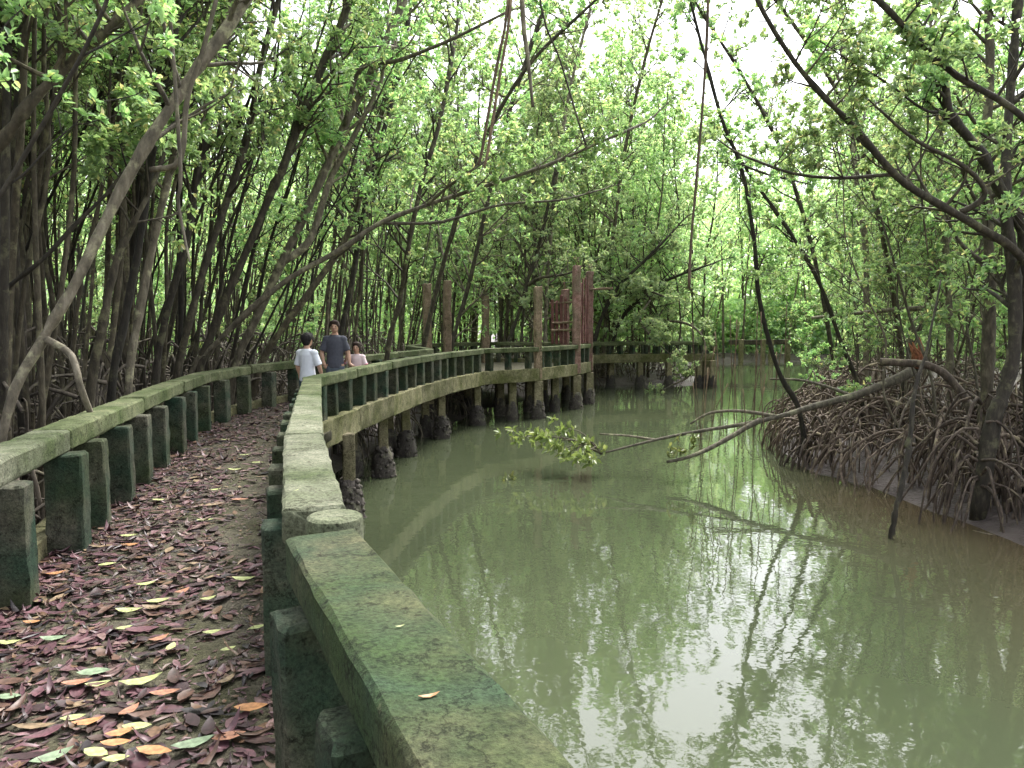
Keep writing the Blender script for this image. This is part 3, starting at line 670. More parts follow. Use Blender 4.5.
for (px, d, s_) in [(450, 40, 1.35), (492, 43, 1.45), (528, 39.5, 1.4), (562, 44, 1.5), (598, 41, 1.4), (634, 43, 1.45), (668, 41.5, 1.3), (700, 44, 1.2), (612, 49, 1.6), (655, 52, 1.55), (575, 52, 1.6)]:
    put(BACK_V, (px - 512) / FOC * d, d, rng.uniform(0, 6.28), (rng.normal(0, .05), rng.normal(0, .05)), s_, 'very tall airy mangrove behind the distant boardwalk, crown against the white sky', 'tall mangroves against the sky')
for (px, d, s_) in [(742, 68, 1.6), (775, 70, 1.5), (808, 68, 1.5), (842, 44, 1.25), (880, 40, 1.2), (930, 38, 1.2)]:
    put(BACK_V, (px - 512) / FOC * d, d, rng.uniform(0, 6.28), (rng.normal(0, .05), rng.normal(0, .05)), s_, 'tall green mangrove beyond the creek bend, crown against the white sky', 'tall mangroves beyond the bend')
B1 = scatter(32, (-16, 12), (33, 60), on_left, 1.7)
for (x, y) in B1: put(BACK_V, x, y, rng.uniform(0, 6.28), (rng.normal(0, .06), rng.normal(0, .06)), rng.uniform(.95, 1.3), 'bushy bright green mangrove on the bank behind the ruined pavilion', 'mangroves behind the ruined pavilion')
R1 = scatter(30, (7, 24), (9, 26), lambda x, y: on_right(x, y) and x > rail_x(CH_R, y) + 1.6, 1.2)
for (x, y) in R1: put(RIGHT_V, x, y, rng.uniform(0, 6.28), (rng.normal(0, .08), rng.normal(0, .08)), rng.uniform(.75, 1.1), 'leafy mangrove with thin pale trunk on the right bank', 'mangroves on the right bank')
R2 = scatter(38, (8, 56), (24, 62), on_right, 1.8)
for (x, y) in R2: put(BACK_V, x, y, rng.uniform(0, 6.28), (rng.normal(0, .06), rng.normal(0, .06)), rng.uniform(.85, 1.15), 'sunlit green mangrove far back along the right bank', 'far mangroves along the right bank')
S1 = scatter(34, (-22, -4), (9, 40), on_left, .9)
for (x, y) in S1: put(SAP_V, x, y, rng.uniform(0, 6.28), (rng.normal(0, .1), rng.normal(0, .1)), rng.uniform(.8, 1.2), 'leafy mangrove sapling between the trunks of the left stand', 'saplings in the left stand', 'sapling')
S2 = scatter(34, (7, 30), (11, 42), on_right, .9)
for (x, y) in S2: put(SAP_V, x, y, rng.uniform(0, 6.28), (rng.normal(0, .1), rng.normal(0, .1)), rng.uniform(.7, 1.1), 'leafy mangrove sapling among the roots of the right bank', 'saplings on the right bank', 'sapling')
S3 = scatter(16, (2, 12), (38.5, 46), on_left, .9)
for (x, y) in S3: put(SAP_V, x, y, rng.uniform(0, 6.28), (rng.normal(0, .1), rng.normal(0, .1)), rng.uniform(.9, 1.3), 'leafy mangrove sapling behind the distant boardwalk stretch', 'saplings behind the distant boardwalk', 'sapling')

S4 = scatter(22, (11, 40), (60, 69), lambda x, y: not inside(CH, np.array([[x, y]]))[0] and y > 60, .9)
for (x, y) in S4: put(SAP_V, x, y, rng.uniform(0, 6.28), (rng.normal(0, .1), rng.normal(0, .1)), rng.uniform(1.0, 1.5), 'leafy mangrove sapling on the farthest bank beyond the jetty posts', 'saplings beyond the jetty posts', 'sapling')
# ---- the individual trees of the picture: trunk through measured points
def named_tree(label, pts, w0, w1, bark='bark', leaf='leaf_mid', f0=.5, nb=8, Lr=(.7, 1.6), per=8, lsize=.1, roots=8, rrad=(.3, 1.1), rz=(.3, 1.2), branches=(), depth=1, name='mangrove_tree', cat='tree', root_mat='root', bias=None, dd=1.0, group=None):
    pts = [(a, b_, d * dd) for a, b_, d in pts]; branches = [([(a, b_, d * dd) for a, b_, d in bp], x, y, z) for bp, x, y, z in branches]
    P3 = [D(*p) for p in pts]; b = P3[0]; g = gz(b[0], b[1])
    k = P3[0] - P3[1]; k = k / max(.3, abs(k[2])); low = []
    if b[2] > g + .25:
        dz = b[2] - g; low = [np.array([b[0] + k[0] * dz * .35, b[1] + k[1] * dz * .35, g - .1])]
    base = (low[0] if low else b); t = thing(name, label, cat, (base[0], base[1], g), group)
    S = spline(low + P3, 34); d0, d1 = pts[0][2], pts[-1][2]
    rad = np.linspace(w0 * d0 / FOC / 2, w1 * d1 / FOC / 2, 34) * .68; nb = int(nb * 1.5); per = per + 5; lsize = lsize * .92
    m = MB(); tube(m, S, rad * (1 + .09 * rng.standard_normal(34)), 9, .06); m.build('trunk', M[bark], t)
    mw = MB(); tips = []
    if nb: crown_from(mw, S, rad, f0, nb, Lr, tips, depth=depth, bias=bias)
    for (bp, bw0, bw1, bn) in branches:
        BS = spline([D(*p) for p in bp], 20); br = np.linspace(bw0 * bp[0][2] / FOC / 2, bw1 * bp[-1][2] / FOC / 2, 20) * .85
        m = MB(); tube(m, BS, br, 7, .05); m.build('branch', M[bark], t)
        if bn: crown_from(mw, BS, br, .35, bn, (Lr[0] * .7, Lr[1] * .8), tips, depth=depth, bias=bias)
    if mw.n: mw.build('twig', M[bark], t)
    if tips:
        ml = MB(); rosettes(ml, [a for a, _ in tips], [c for _, c in tips], per, lsize); ml.build('crown', M[leaf], t)
    if roots:
        mr = MB(); skirt(mr, base[:2], (g + rz[0], g + rz[1]), roots, rrad, .03, gz, .6); mr.build('prop_roots', M[root_mat], t)
    return t

NT = named_tree
# left stand, near to far
NT('pale grey trunk leaning right beside the left parapet, propped by a bent root', [(4, 428, 6.2), (44, 338, 6.4), (75, 284, 6.5), (133, 167, 6.8), (187, 83, 7.1), (233, 20, 7.4), (300, -90, 8)], 13.5, 15.5, 'bark_pale', f0=.6, nb=5, Lr=(.7, 1.4), lsize=.08, branches=[([(44, 338, 6.4), (71, 355, 6.3), (80, 385, 6.25), (90, 412, 6.35), (96, 428, 6.4)], 9, 6, 0), ([(150, 170, 6.9), (180, 160, 6.9), (187, 100, 6.9), (200, 60, 6.9), (216, 0, 6.9), (225, -50, 7)], 7, 4, 0)], rz=(.3, .9))
NT('thick mossy bough reaching in from the upper left edge', [(-130, 330, 7), (-60, 210, 7), (0, 143, 7), (33, 100, 7), (67, 67, 7.1), (110, 27, 7.2), (160, -20, 7.5), (220, -80, 8)], 20.6, 10.3, 'bark', f0=.55, nb=8, Lr=(.5, 1.2), roots=6, lsize=.08)
NT('straight dark trunk nearest the left edge', [(3, 420, 8), (4, 300, 8), (6, 150, 8), (9, 20, 8.2), (14, -90, 8.4)], 12.9, 10.3, 'bark_dark', f0=.75, nb=5)
NT('second dark straight trunk, slightly bent, near the left edge', [(22, 400, 9), (20, 300, 9), (12, 200, 9), (18, 90, 9), (28, 0, 9.2), (40, -80, 9.4)], 12.0, 7.7, 'bark_dark', f0=.7, nb=6)
NT('thin black branchlike trunk crossing the stand at a low slant', [(-70, 375, 8.2), (0, 295, 8.2), (42, 260, 8.2), (75, 225, 8.3), (110, 190, 8.4), (142, 150, 8.5), (172, 125, 8.7)], 7.7, 4.3, 'bark_dark', f0=.75, nb=4, Lr=(.4, .9), roots=4)
NT('brown trunk splitting into a fine dark limb left of the twin leaners', [(90, 400, 9.2), (102, 330, 9.2), (116, 262, 9.3), (128, 236, 9.4), (138, 215, 9.4), (155, 180, 9.6), (168, 140, 9.8)], 14.6, 5.2, 'bark', f0=.6, nb=5, Lr=(.6, 1.2))
NT('dark trunk leaning right, first of the crowded leaners', [(112, 392, 9.6), (125, 320, 9.7), (140, 240, 9.8), (150, 170, 9.9), (165, 80, 10), (190, -40, 10.3)], 12.0, 10.3, 'bark_dark', f0=.65, nb=8)
NT('pale barked trunk leaning over between two dark leaners', [(128, 390, 9), (140, 310, 9.1), (152, 250, 9.2), (162, 205, 9.3), (178, 140, 9.4), (200, 80, 9.5), (240, -20, 9.8)], 12.9, 8.6, 'bark_pale', f0=.6, nb=8, dd=1.1)
NT('dark crooked trunk with upright top in the left stand', [(155, 385, 11), (165, 320, 11), (180, 265, 11), (190, 220, 11), (200, 160, 11), (222, 60, 11.2), (240, -40, 11.4)], 11.2, 9.5, 'bark_dark', f0=.6, nb=9, dd=1.06)
NT('mid brown trunk bending right below a leafy gap', [(176, 385, 10.4), (190, 320, 10.4), (206, 262, 10.5), (222, 215, 10.6), (246, 140, 10.8), (262, 60, 11), (290, -40, 11.4)], 12.0, 8.6, 'bark', f0=.6, nb=9, dd=1.16)
NT('long dark brown trunk leaning right in one clean diagonal', [(198, 380, 11.5), (215, 325, 11.5), (247, 250, 11.6), (270, 195, 11.7), (284, 165, 11.7), (310, 95, 11.8), (337, 33, 12), (370, -50, 12.4)], 12.9, 10.3, 'bark', f0=.65, nb=10, Lr=(.8, 1.8), dd=1.15)
NT('forked grey trunk with twisted double stem, leaning right', [(234, 372, 12), (258, 315, 12), (282, 262, 12), (300, 225, 12.1), (325, 170, 12.2), (345, 125, 12.3), (372, 70, 12.5), (400, 10, 12.8), (420, -50, 13)], 12.9, 10.3, 'bark_pale', f0=.55, nb=12, Lr=(.8, 1.9), branches=[([(282, 262, 12), (310, 240, 12.2), (330, 180, 12.4), (352, 140, 12.4), (380, 85, 12.5)], 10, 5, 4), ([(345, 125, 12.2), (360, 70, 12), (400, 60, 11.6), (450, 40, 11.2), (507, 12, 11)], 6, 3, 5)], dd=1.19)
NT('long pale bough arching low over the path towards the creek', [(190, 376, 12), (215, 345, 12), (250, 310, 12), (290, 278, 12.1), (340, 250, 12.2), (380, 223, 12.3), (427, 205, 12.4), (473, 190, 12.4), (540, 168, 12.4), (587, 148, 12.5), (640, 125, 12.8)], 10.3, 3.4, 'bark_pale', f0=.62, nb=14, Lr=(.6, 1.5), lsize=.1, branches=[([(380, 223, 12.3), (440, 222, 12.4), (500, 205, 12.6), (560, 200, 13), (600, 190, 13.4)], 4, 2, 6), ([(427, 205, 12.4), (450, 185, 12.2), (480, 165, 12), (500, 150, 12)], 4, 2, 3)], dd=1.1)
NT('grey trunk rising beside the people, leaning right', [(258, 372, 13.4), (285, 325, 13.4), (311, 290, 13.5), (345, 240, 13.8), (365, 180, 14), (380, 120, 14.2), (395, 40, 14.6)], 10.3, 6.9, 'bark', f0=.5, nb=10, Lr=(.8, 1.8), dd=1.18)
NT('dark trunk behind the standing adult, curving upright', [(340, 345, 17), (352, 280, 17), (362, 220, 17), (375, 160, 17), (395, 90, 17.4), (410, 10, 18)], 8.6, 6.0, 'bark_dark', f0=.4, nb=11, Lr=(1, 2.2), lsize=.12)
NT('slim forked trunk between the adult and the brown columns', [(388, 350, 19), (400, 300, 19), (408, 250, 19), (420, 190, 19), (440, 120, 19.3), (455, 40, 19.8)], 8.6, 6.0, 'bark', f0=.35, nb=12, Lr=(1, 2.4), lsize=.12)
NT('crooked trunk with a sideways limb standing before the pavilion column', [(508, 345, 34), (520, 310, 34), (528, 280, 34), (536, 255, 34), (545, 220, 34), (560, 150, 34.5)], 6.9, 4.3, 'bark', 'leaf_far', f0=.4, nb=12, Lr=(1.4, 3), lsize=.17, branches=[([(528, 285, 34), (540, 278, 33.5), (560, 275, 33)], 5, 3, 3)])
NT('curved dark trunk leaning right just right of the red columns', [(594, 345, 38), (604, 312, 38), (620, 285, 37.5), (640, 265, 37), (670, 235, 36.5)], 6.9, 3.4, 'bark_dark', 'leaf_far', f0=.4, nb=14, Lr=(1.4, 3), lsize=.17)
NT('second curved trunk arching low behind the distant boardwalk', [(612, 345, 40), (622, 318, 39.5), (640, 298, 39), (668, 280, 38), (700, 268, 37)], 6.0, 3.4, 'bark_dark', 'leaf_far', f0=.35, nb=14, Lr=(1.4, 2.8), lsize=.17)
NT('tall leafy mangrove leaning over the pavilion from the left', [(452, 345, 30), (470, 280, 30), (488, 200, 29.5), (510, 110, 29), (540, 20, 28.5), (560, -40, 28)], 6.9, 5.2, 'bark', 'leaf_mid', f0=.2, nb=20, Lr=(1.6, 3.2), lsize=.16)
NT('tall leafy mangrove with pale stem rising behind the lone column', [(545, 345, 35), (548, 270, 35), (556, 180, 34.5), (570, 90, 34), (590, 10, 33.5)], 6.9, 4.3, 'bark_pale', 'leaf_mid', f0=.2, nb=20, Lr=(1.6, 3.2), lsize=.17)
NT('low leafy mangrove hanging bright leaves over the distant boardwalk', [(668, 350, 38.9), (660, 320, 38.5), (650, 300, 37.5), (645, 290, 36.5), (660, 295, 35)], 4.3, 2.6, 'bark', 'leaf_far', f0=.3, nb=14, Lr=(.8, 1.8), lsize=.16, branches=[([(650, 300, 37.5), (640, 318, 36), (650, 335, 35.2), (665, 350, 35)], 3, 1.5, 10), ([(660, 320, 38.5), (690, 325, 36.5), (705, 345, 35.5), (690, 375, 35.2), (672, 385, 35)], 3, 1.5, 8)])
# right bank
RM = dict(root_mat='root_right')
NT('stout dark right bank trunk bending up and left with a twisted limb', [(1030, 385, 10.4), (1024, 300, 10.3), (1023, 232, 10.2), (1000, 190, 10), (982, 155, 9.9), (966, 135, 9.8), (949, 112, 9.7), (944, 80, 9.6), (930, 50, 9.5), (908, 0, 9.4), (890, -60, 9.3)], 20, 8, 'bark_dark', f0=.55, nb=8, Lr=(.5, 1.2), roots=12, rrad=(.3, 1.1), rz=(.4, 1.3), dd=1.16, branches=[([(949, 112, 9.7), (925, 110, 9.6), (890, 85, 9.4), (850, 60, 9.3)], 4, 2, 4)], **RM)
NT('slanting limb entering from the right edge and climbing left to the top', [(1120, 300, 9), (1090, 200, 9), (1024, 118, 9), (959, 77, 8.9), (929, 50, 8.8), (878, 0, 8.7), (840, -40, 8.6)], 12, 7, 'bark_dark', f0=.5, nb=9, Lr=(.5, 1.1), roots=8, **RM)
NT('long thin leaning trunk sweeping far left over the water from the right bank', [(1040, 300, 11.5), (1016, 252, 11.4), (980, 228, 11.3), (942, 206, 11.2), (898, 178, 11), (855, 128, 10.9), (824, 97, 10.8), (791, 57, 10.7), (757, 0, 10.6), (735, -60, 10.6)], 15, 5, 'bark', f0=.35, nb=13, Lr=(.5, 1.3), roots=14, rrad=(.6, 1.8), branches=[([(898, 178, 11), (888, 175, 11), (838, 178, 11.1), (791, 173, 11.3), (744, 156, 11.6)], 5, 3, 5), ([(960, 212, 11.3), (975, 205, 11.2), (985, 190, 11.1), (962, 165, 11), (915, 140, 10.9), (880, 110, 10.8)], 8, 3, 5)], **RM)
NT('sturdy upright mossy trunk beside the bent root at the right', [(985, 425, 13), (988, 350, 13), (990, 290, 13), (988, 230, 13), (985, 160, 13.2), (990, 60, 13.4), (985, -40, 13.6)], 20, 11, 'bark', f0=.4, nb=12, Lr=(.8, 1.8), roots=26, rrad=(.6, 2.0), rz=(.4, 1.7), **RM)
NT('blackened trunk at the far right leaning onto a curved root', [(992, 425, 11.6), (1003, 395, 11.6), (1014, 350, 11.6), (1014, 280, 11.7), (1005, 200, 11.8), (1010, 100, 12), (1020, -20, 12)], 24, 12, 'bark_dark', f0=.5, nb=9, roots=22, rrad=(.5, 1.5), rz=(.4, 1.5), **RM)
NT('pale upright trunk standing between saplings left of the mossy trunk', [(950, 370, 17), (949, 300, 17), (945, 240, 17), (942, 170, 17.2), (935, 60, 17.5)], 11, 8, 'bark_pale', f0=.4, nb=11, Lr=(.9, 2), roots=18, rrad=(.5, 1.8), **RM)
NT('thin very straight pale trunk rising through the gap on the right', [(866, 345, 22), (866, 255, 22), (858, 190, 22), (848, 100, 22), (841, 17, 22.3), (838, -60, 22.6)], 9, 6, 'bark_pale', f0=.5, nb=8, Lr=(.8, 1.7), roots=16, lsize=.13, **RM)
NT('thin dark stem curving left out over the water from the root tip', [(799, 410, 16.3), (780, 375, 16.2), (766, 330, 16), (758, 290, 15.8), (754, 240, 15.6), (742, 170, 15.5), (722, 120, 15.4), (703, 50, 15.3), (690, 0, 15.2)], 8, 4, 'bark_dark', f0=.5, nb=10, Lr=(.5, 1.3), roots=16, rrad=(.3, .85), rz=(.3, 1.0), branches=[([(742, 165, 15.5), (770, 175, 15.3), (800, 182, 15.2)], 3, 2, 3)], **RM)
NT('second slim dark stem leaning left beside the root tip stem', [(859, 390, 17.5), (842, 345, 17.4), (820, 285, 17.2), (801, 250, 17.1), (775, 210, 17), (752, 178, 17), (735, 150, 17)], 7, 4, 'bark_dark', f0=.5, nb=9, Lr=(.5, 1.3), roots=18, rrad=(.4, 1.1), **RM)
NT('slender upright trunk behind the orange stump on the right', [(908, 360, 19), (930, 300, 19), (938, 240, 19), (950, 180, 19), (965, 90, 19.4)], 7, 5, 'bark', f0=.3, nb=12, Lr=(.8, 1.8), roots=18, rrad=(.5, 1.8), **RM)

NT('high arching thin tree whose crown veils the sky gap from the right', [(905, 380, 20), (885, 250, 19.6), (862, 150, 19.2), (825, 70, 18.8), (780, 5, 18.2), (735, -70, 17.6), (690, -150, 17)], 8, 4, 'bark', f0=.3, nb=17, Lr=(.9, 2.2), roots=12, **RM)
NT('slim leaning tree with airy crown at the middle of the sky gap', [(835, 372, 27), (815, 260, 26.6), (785, 160, 26), (745, 80, 25.4), (700, 10, 24.6), (660, -60, 24)], 7, 4, 'bark', f0=.35, nb=18, Lr=(1, 2.4), roots=10, lsize=.12, **RM)
NT('very tall far mangrove reaching the top of the picture past the red columns', [(604, 345, 40), (612, 250, 39.5), (625, 150, 38.5), (645, 60, 37.5), (668, -20, 36.5)], 7, 4, 'bark', 'leaf_far', f0=.25, nb=20, Lr=(1.5, 3.2), lsize=.16)
NT('tall leaning mangrove whose thin top hangs over the mid creek', [(424, 345, 26), (450, 240, 25.5), (480, 150, 25), (525, 70, 24), (585, 10, 23), (640, -40, 22)], 8, 4, 'bark', f0=.3, nb=19, Lr=(1.2, 2.8), lsize=.13)
# ------------------------------------------------------------------ root tangles, fallen wood, hanging roots
m = MB()
k = 0
while k < 900:
    y = 3 + 27 * rng.random() ** 1.5; x = (rail_x(RAIL_L, y) if y < 23 else -4.2) - .55 - rng.exponential(2.4)
    if x < -.95 * y - 3: continue
    a = rng.uniform(0, 6.28); l = rng.uniform(.5, 1.9); e = (x + math.cos(a) * l, y + math.sin(a) * l)
    if e[1] < 23 and e[0] > rail_x(RAIL_L, e[1]) - .4: continue
    g = gz(x, y); arc_root(m, (x, y, g + rng.uniform(.3, 2.3)), (*e, gz(*e)), rng.uniform(.011, .03), rng.uniform(0, .5), .5, 4); k += 1
for _ in range(150):
    y = 3 + 24 * rng.random() ** 1.4; x = (rail_x(RAIL_L, y) if y < 23 else -4.2) - .8 - rng.exponential(2.2); a = rng.uniform(0, 6.28); l = rng.uniform(.8, 2.2); g = gz(x, y)
    p = np.array([x, y, g + rng.uniform(.05, .5)]); d = np.array([math.cos(a), math.sin(a) * 1.2, rng.uniform(-.1, .45)]) * l
    if (p + d)[1] < 23 and (p + d)[0] > rail_x(RAIL_L, min(23, (p + d)[1])) - .4: continue
    tube(m, spline([p, p + d * .5 + rng.normal(0, .12, 3), p + d], 7), np.linspace(.026, .013, 7), 5, .05)
tag(m.build('root_tangle', M['root'], loc=(-6, 9, -.9)), 'grey tangle of mangrove roots behind the left parapet', 'roots', kind='stuff')
m = MB(); k = 0
while k < 520:
    y = rng.uniform(9.3, 25) if k < 410 else rng.uniform(25, 48); bx = rail_x(CH_R, y); x = bx + (.3 if y > 13.5 else .95) + rng.exponential(1.4)
    if x > .85 * y + 2: continue
    a = rng.uniform(0, 6.28) if rng.random() < .4 else math.pi + rng.normal(0, 1.0); l = rng.uniform(.35, 1.9); e = (max(x + math.cos(a) * l, bx - (.35 if y > 13.5 else -.4)), y + math.sin(a) * l)
    g = gz(x, y); h = min(1.5, .5 + .6 * (x - bx)) * rng.uniform(.5, 1.0)
    arc_root(m, (x, y, g + h), (*e, min(gz(*e), WATER_Z + .2)), rng.uniform(.012, .038), rng.uniform(.05, .6), .65, 5); k += 1
tag(m.build('root_tangle', M['root_right'], loc=(8, 14, -.9)), 'brown arching mangrove roots heaped along the right bank', 'roots', kind='stuff')
m = MB(); k = 0
while k < 330:
    y = rng.uniform(9, 40); x = rail_x(CH_L, y) + rng.uniform(-2.2, -.1); 
    if y > 33: x = rng.uniform(1, 10); y = rng.uniform(38.8, 42)
    a = rng.uniform(0, 6.28); l = rng.uniform(.3, 1.1); e = (x + math.cos(a) * l, y + math.sin(a) * l); g = gz(x, y)
    arc_root(m, (x, y, min(-.4, g + rng.uniform(.3, .9))), (*e, gz(*e)), rng.uniform(.014, .028), .3, .4, 4); k += 1
tag(m.build('root_tangle', M['root'], loc=(-2, 20, -1)), 'dark roots on the mud under the boardwalk', 'roots', kind='stuff')

def stick(name, label, cat, pts, w, mat, group=None, knob=.06, n=22, subs=()):
    S = spline([D(*p) for p in pts], n); rad = np.interp(np.linspace(0, 1, n), np.linspace(0, 1, len(w)), w) * np.linspace(pts[0][2], pts[-1][2], n) / FOC / 2
    if subs:
        t = thing(name, label, cat, S[0], group); m = MB(); tube(m, S, rad, 8, knob); m.build('stem', M[mat], t)
        for sp, sw in subs:
            SS = spline([D(*p) for p in sp], 16); m = MB(); tube(m, SS, np.linspace(sw[0], sw[1], 16) * sp[0][2] / FOC / 2, 7, knob); m.build('branch', M[mat], t)
        return t
    m = MB(); tube(m, S, rad, 7, knob); return tag(m.build(name, M[mat], loc=S[0]), label, cat, group)

lg = stick('fallen_tree', 'mossy fallen trunk lying across the right roots into the creek', 'fallen tree', [(913, 371, 16), (885, 384, 15.9), (853, 396, 15.7), (815, 406, 15.6), (784, 415, 15.5), (745, 424, 15.5), (700, 431, 15.5), (655, 440, 15.4), (600, 454, 15.3)], [11, 9, 7, 5, 4, 3, 2], 'bark_pale', n=30,
           subs=[([(760, 420, 15.5), (747, 427, 15.4), (725, 440, 15.2), (704, 451, 15), (685, 458, 14.9), (667, 462, 14.8)], (6, 3)), ([(775, 416, 15.5), (740, 411, 15.7), (710, 413, 15.8), (690, 424, 15.9)], (4, 2)), ([(655, 440, 15.4), (630, 436, 15.6), (600, 434, 15.8)], (3, 1.5)), ([(853, 396, 15.7), (825, 386, 16.2), (800, 380, 16.6), (770, 379, 17)], (4, 2))])
# leafy end of the fallen trunk, floating
m = MB(); mw = MB(); tips = []
base = D(600, 453, 15.3)
for (px, py, d) in [(590, 455, 15.0), (575, 440, 15.6), (560, 450, 15.3), (565, 428, 16.0), (535, 438, 15.9), (540, 432, 16.2), (520, 437, 16.0), (580, 460, 14.7), (550, 442, 15.5), (570, 452, 15.1), (585, 446, 15.4)]:
    e = D(px, py, d); e[2] = max(e[2], WATER_Z + .03)
    S = spline([base, base * .5 + e * .5 + np.array([0, 0, .15]), e], 8); tube(mw, S, np.linspace(.02, .006, 8), 5)
    for q in range(6): tips.append((e + rng.normal(0, [.2, .25, .06]), np.array([-.8, rng.normal(), .35])))
T = [np.array([max(a[2], WATER_Z + .03) if i == 2 else a[i] for i in range(3)]) for a, _ in tips]
rosettes(m, T, [b for _, b in tips], 8, .15); m.build('leaf_spray', M['leaf_pale'], lg); mw.build('twig', M['bark'], lg)
m = MB(); tips = [(D(px + rng.normal(0, 6), py + rng.normal(0, 5), 14.9), rng.standard_normal(3)) for px, py in [(668, 440), (680, 446), (690, 442), (675, 450), (664, 452), (698, 436)] for _ in range(2)]
rosettes(m, [a for a, _ in tips], [b for _, b in tips], 6, .12); m.build('leaf_spray', M['leaf_pale'], lg)
e = D(505, 461, 14.8); e[2] = WATER_Z + .03; m = MB(); rosettes(m, [e, e + [.12, .05, 0]], [np.array([-.8, .2, .3]), np.array([.5, .6, .3])], 8, .13)
tag(m.build('leaf_sprig', M['leaf_pale'], loc=e), 'small loose sprig of pale green leaves floating left of the fallen tree', 'leaf sprig')
st = stick('dead_stick', 'dark knobbly dead stick planted upright in the water before the right bank', 'stick', [(890, 541, 10.7), (897, 505, 10.7), (908, 455, 10.9), (915, 389, 11.2), (926, 353, 11.4), (941, 280, 11.8)], [6, 5, 5.5, 4, 2.5, 1.5], 'bark_dark', knob=.25, n=40)
sm = D(918, 352, 16.4); m = MB()
for k in range(9):
    a = k / 9 * 6.28; b = sm + np.array([math.cos(a) * .09, math.sin(a) * .09, -.35]); tube(m, np.array([b, b + np.array([.02, 0, .3]), b + np.array([-.08 + rng.normal(0, .03), 0, .42 + rng.uniform(0, .25)])]), np.array([.05, .05, .012]), 5, .1)
su_t = thing('broken_stump', '', 'stump', sm); M['splinter'] = plain_mat('splinter', (.27, .10, .05), .8, .5); m.build('splintered_top', M['splinter'], su_t); m = MB()
g = gz(sm[0], sm[1]); tube(m, np.array([(sm[0] + .1, sm[1], g), (sm[0] + .03, sm[1], g + .5), (sm[0], sm[1], sm[2] - .15)]), .06, 9, .05)
m.build('trunk', M['bark'], su_t)
tag(su_t, 'splintered orange broken stump among the right bank roots', 'stump')
stick('bent_root', 'thick bent grey root arching down beside the mossy trunk', 'root', [(880, 362, 14.6), (930, 366, 14.2), (955, 385, 14), (970, 410, 13.8), (968, 440, 13.6), (940, 480, 13.4)], [8, 8, 8, 8, 7, 6], 'root_right')
stick('fallen_branch', 'long pale bare branch lying level above the right roots', 'branch', [(812, 318, 21), (870, 312, 20), (930, 308, 19), (960, 312, 18.5), (985, 325, 18)], [3, 4, 5, 5, 4], 'bark_pale')
stick('driftwood', 'flat pale driftwood stick on the mud edge at right', 'driftwood', [(966, 531, 11.2), (990, 537, 10.9), (1015, 544, 10.7), (1040, 548, 10.6)], [4, 6, 7, 6], 'bark_pale')
HR = [([(708, -160, 8.3), (708, 0, 8), (703, 100, 8), (692, 230, 8), (689, 288, 8)], [3, 3, 2.6, 2.4, 3.4], 'longest reddish aerial root hanging straight down over the creek', 'vine'),
      ([(512, -140, 9.5), (508, 0, 9.3), (495, 75, 9.3), (482, 150, 9.3), (478, 165, 9.3)], [3, 3, 3, 3, 2], 'brown aerial root hanging over the water, left one of the close pair', 'vine'),
      ([(514, -140, 9.5), (511, 0, 9.3), (499, 80, 9.3), (488, 150, 9.3), (484, 168, 9.3)], [3, 3, 3, 3, 2], 'brown aerial root hanging over the water, right one of the close pair', 'vine'),
      ([(520, -140, 9.8), (522, 0, 9.6), (528, 60, 9.6), (533, 107, 9.6)], [5, 5, 4, 3], 'pale straight aerial root between the close pair and the dark vine', 'bark_pale'),
      ([(525, -160, 9.6), (540, 0, 9.5), (560, 60, 9.5), (575, 110, 9.5), (586, 145, 9.5)], [2, 2, 2, 2, 2], 'thin black vine slanting down to the right', 'bark_dark'),
      ([(165, -60, 6.6), (180, 160, 6.6), (178, 200, 6.6), (184, 235, 6.6), (190, 262, 6.5)], [3, 4, 3, 3, 2], 'pale dangling rootlet beside the propped leaning trunk', 'bark_pale'),
      ([(925, 60, 11.8), (928, 130, 11.8), (921, 150, 11.8), (922, 200, 11.8), (928, 255, 11.8)], [2, 2, 2, 2, 1.5], 'thin crooked vine hanging beside the right bank saplings', 'bark')]
for pts, w, lab, mt in HR: stick('aerial_root', lab, 'aerial root', pts, w, mt, n=16)
for k in range(26):
    px = rng.choice([rng.normal(700, 14), rng.normal(752, 14), rng.uniform(690, 790)]); d = rng.uniform(14.8, 17.5); y1 = rng.uniform(410, 480); y0 = rng.uniform(300, 390)
    p1 = D(px, y1, d); p1[2] = max(p1[2], WATER_Z - .05); p0 = D(px + rng.normal(0, 8), y0, d); p0[2] = max(p0[2], p1[2] + .8)
    m = MB(); tube(m, spline([p0, (p0 + p1) / 2 + rng.normal(0, .04, 3), p1], 8), np.linspace(.012, .007, 8), 5, .1); tag(m.build('aerial_root', M['vine'], loc=p0), 'thin dangling rootlet over the water near the fallen trunk', 'aerial root', 'rootlets dangling by the fallen trunk')

# ------------------------------------------------------------------ distant forest (one mass)
def clump(x, y, z, s=.55):
    v = np.sin(x * s * 1.7 + np.sin(z * s * 1.3) * 1.5) + np.sin(y * s * 1.1 + x * s * .6 + 1) + np.sin(z * s * 2.1 + np.sin(x * s) * 1.7) + .7 * np.sin(x * s * 3.7 + z * s * 3.1) + .7 * np.sin(z * s * 4.3 - x * s * 2.9 + 2)
    return v + rng.normal(0, .5, len(x)) > -.1
m = MB(); mt_ = MB()
n = 420000
ang = rng.uniform(-.95, .95, n); dist = 46 + 50 * rng.random(n) ** 1.6; x = np.tan(ang) * dist; y = dist
top = 12.5 + .035 * dist + 4 * noise2(np.column_stack([x, y]), .13) + 1.5 * noise2(np.column_stack([x, y]), .5)
z = -1 + (top + 1) * rng.random(n) ** .85
ok = ~inside(CH, np.column_stack([x, y])) & clump(x, y, z); x, y, z = x[ok], y[ok], z[ok]; n = len(x)
ctr = np.column_stack([x, y, z])
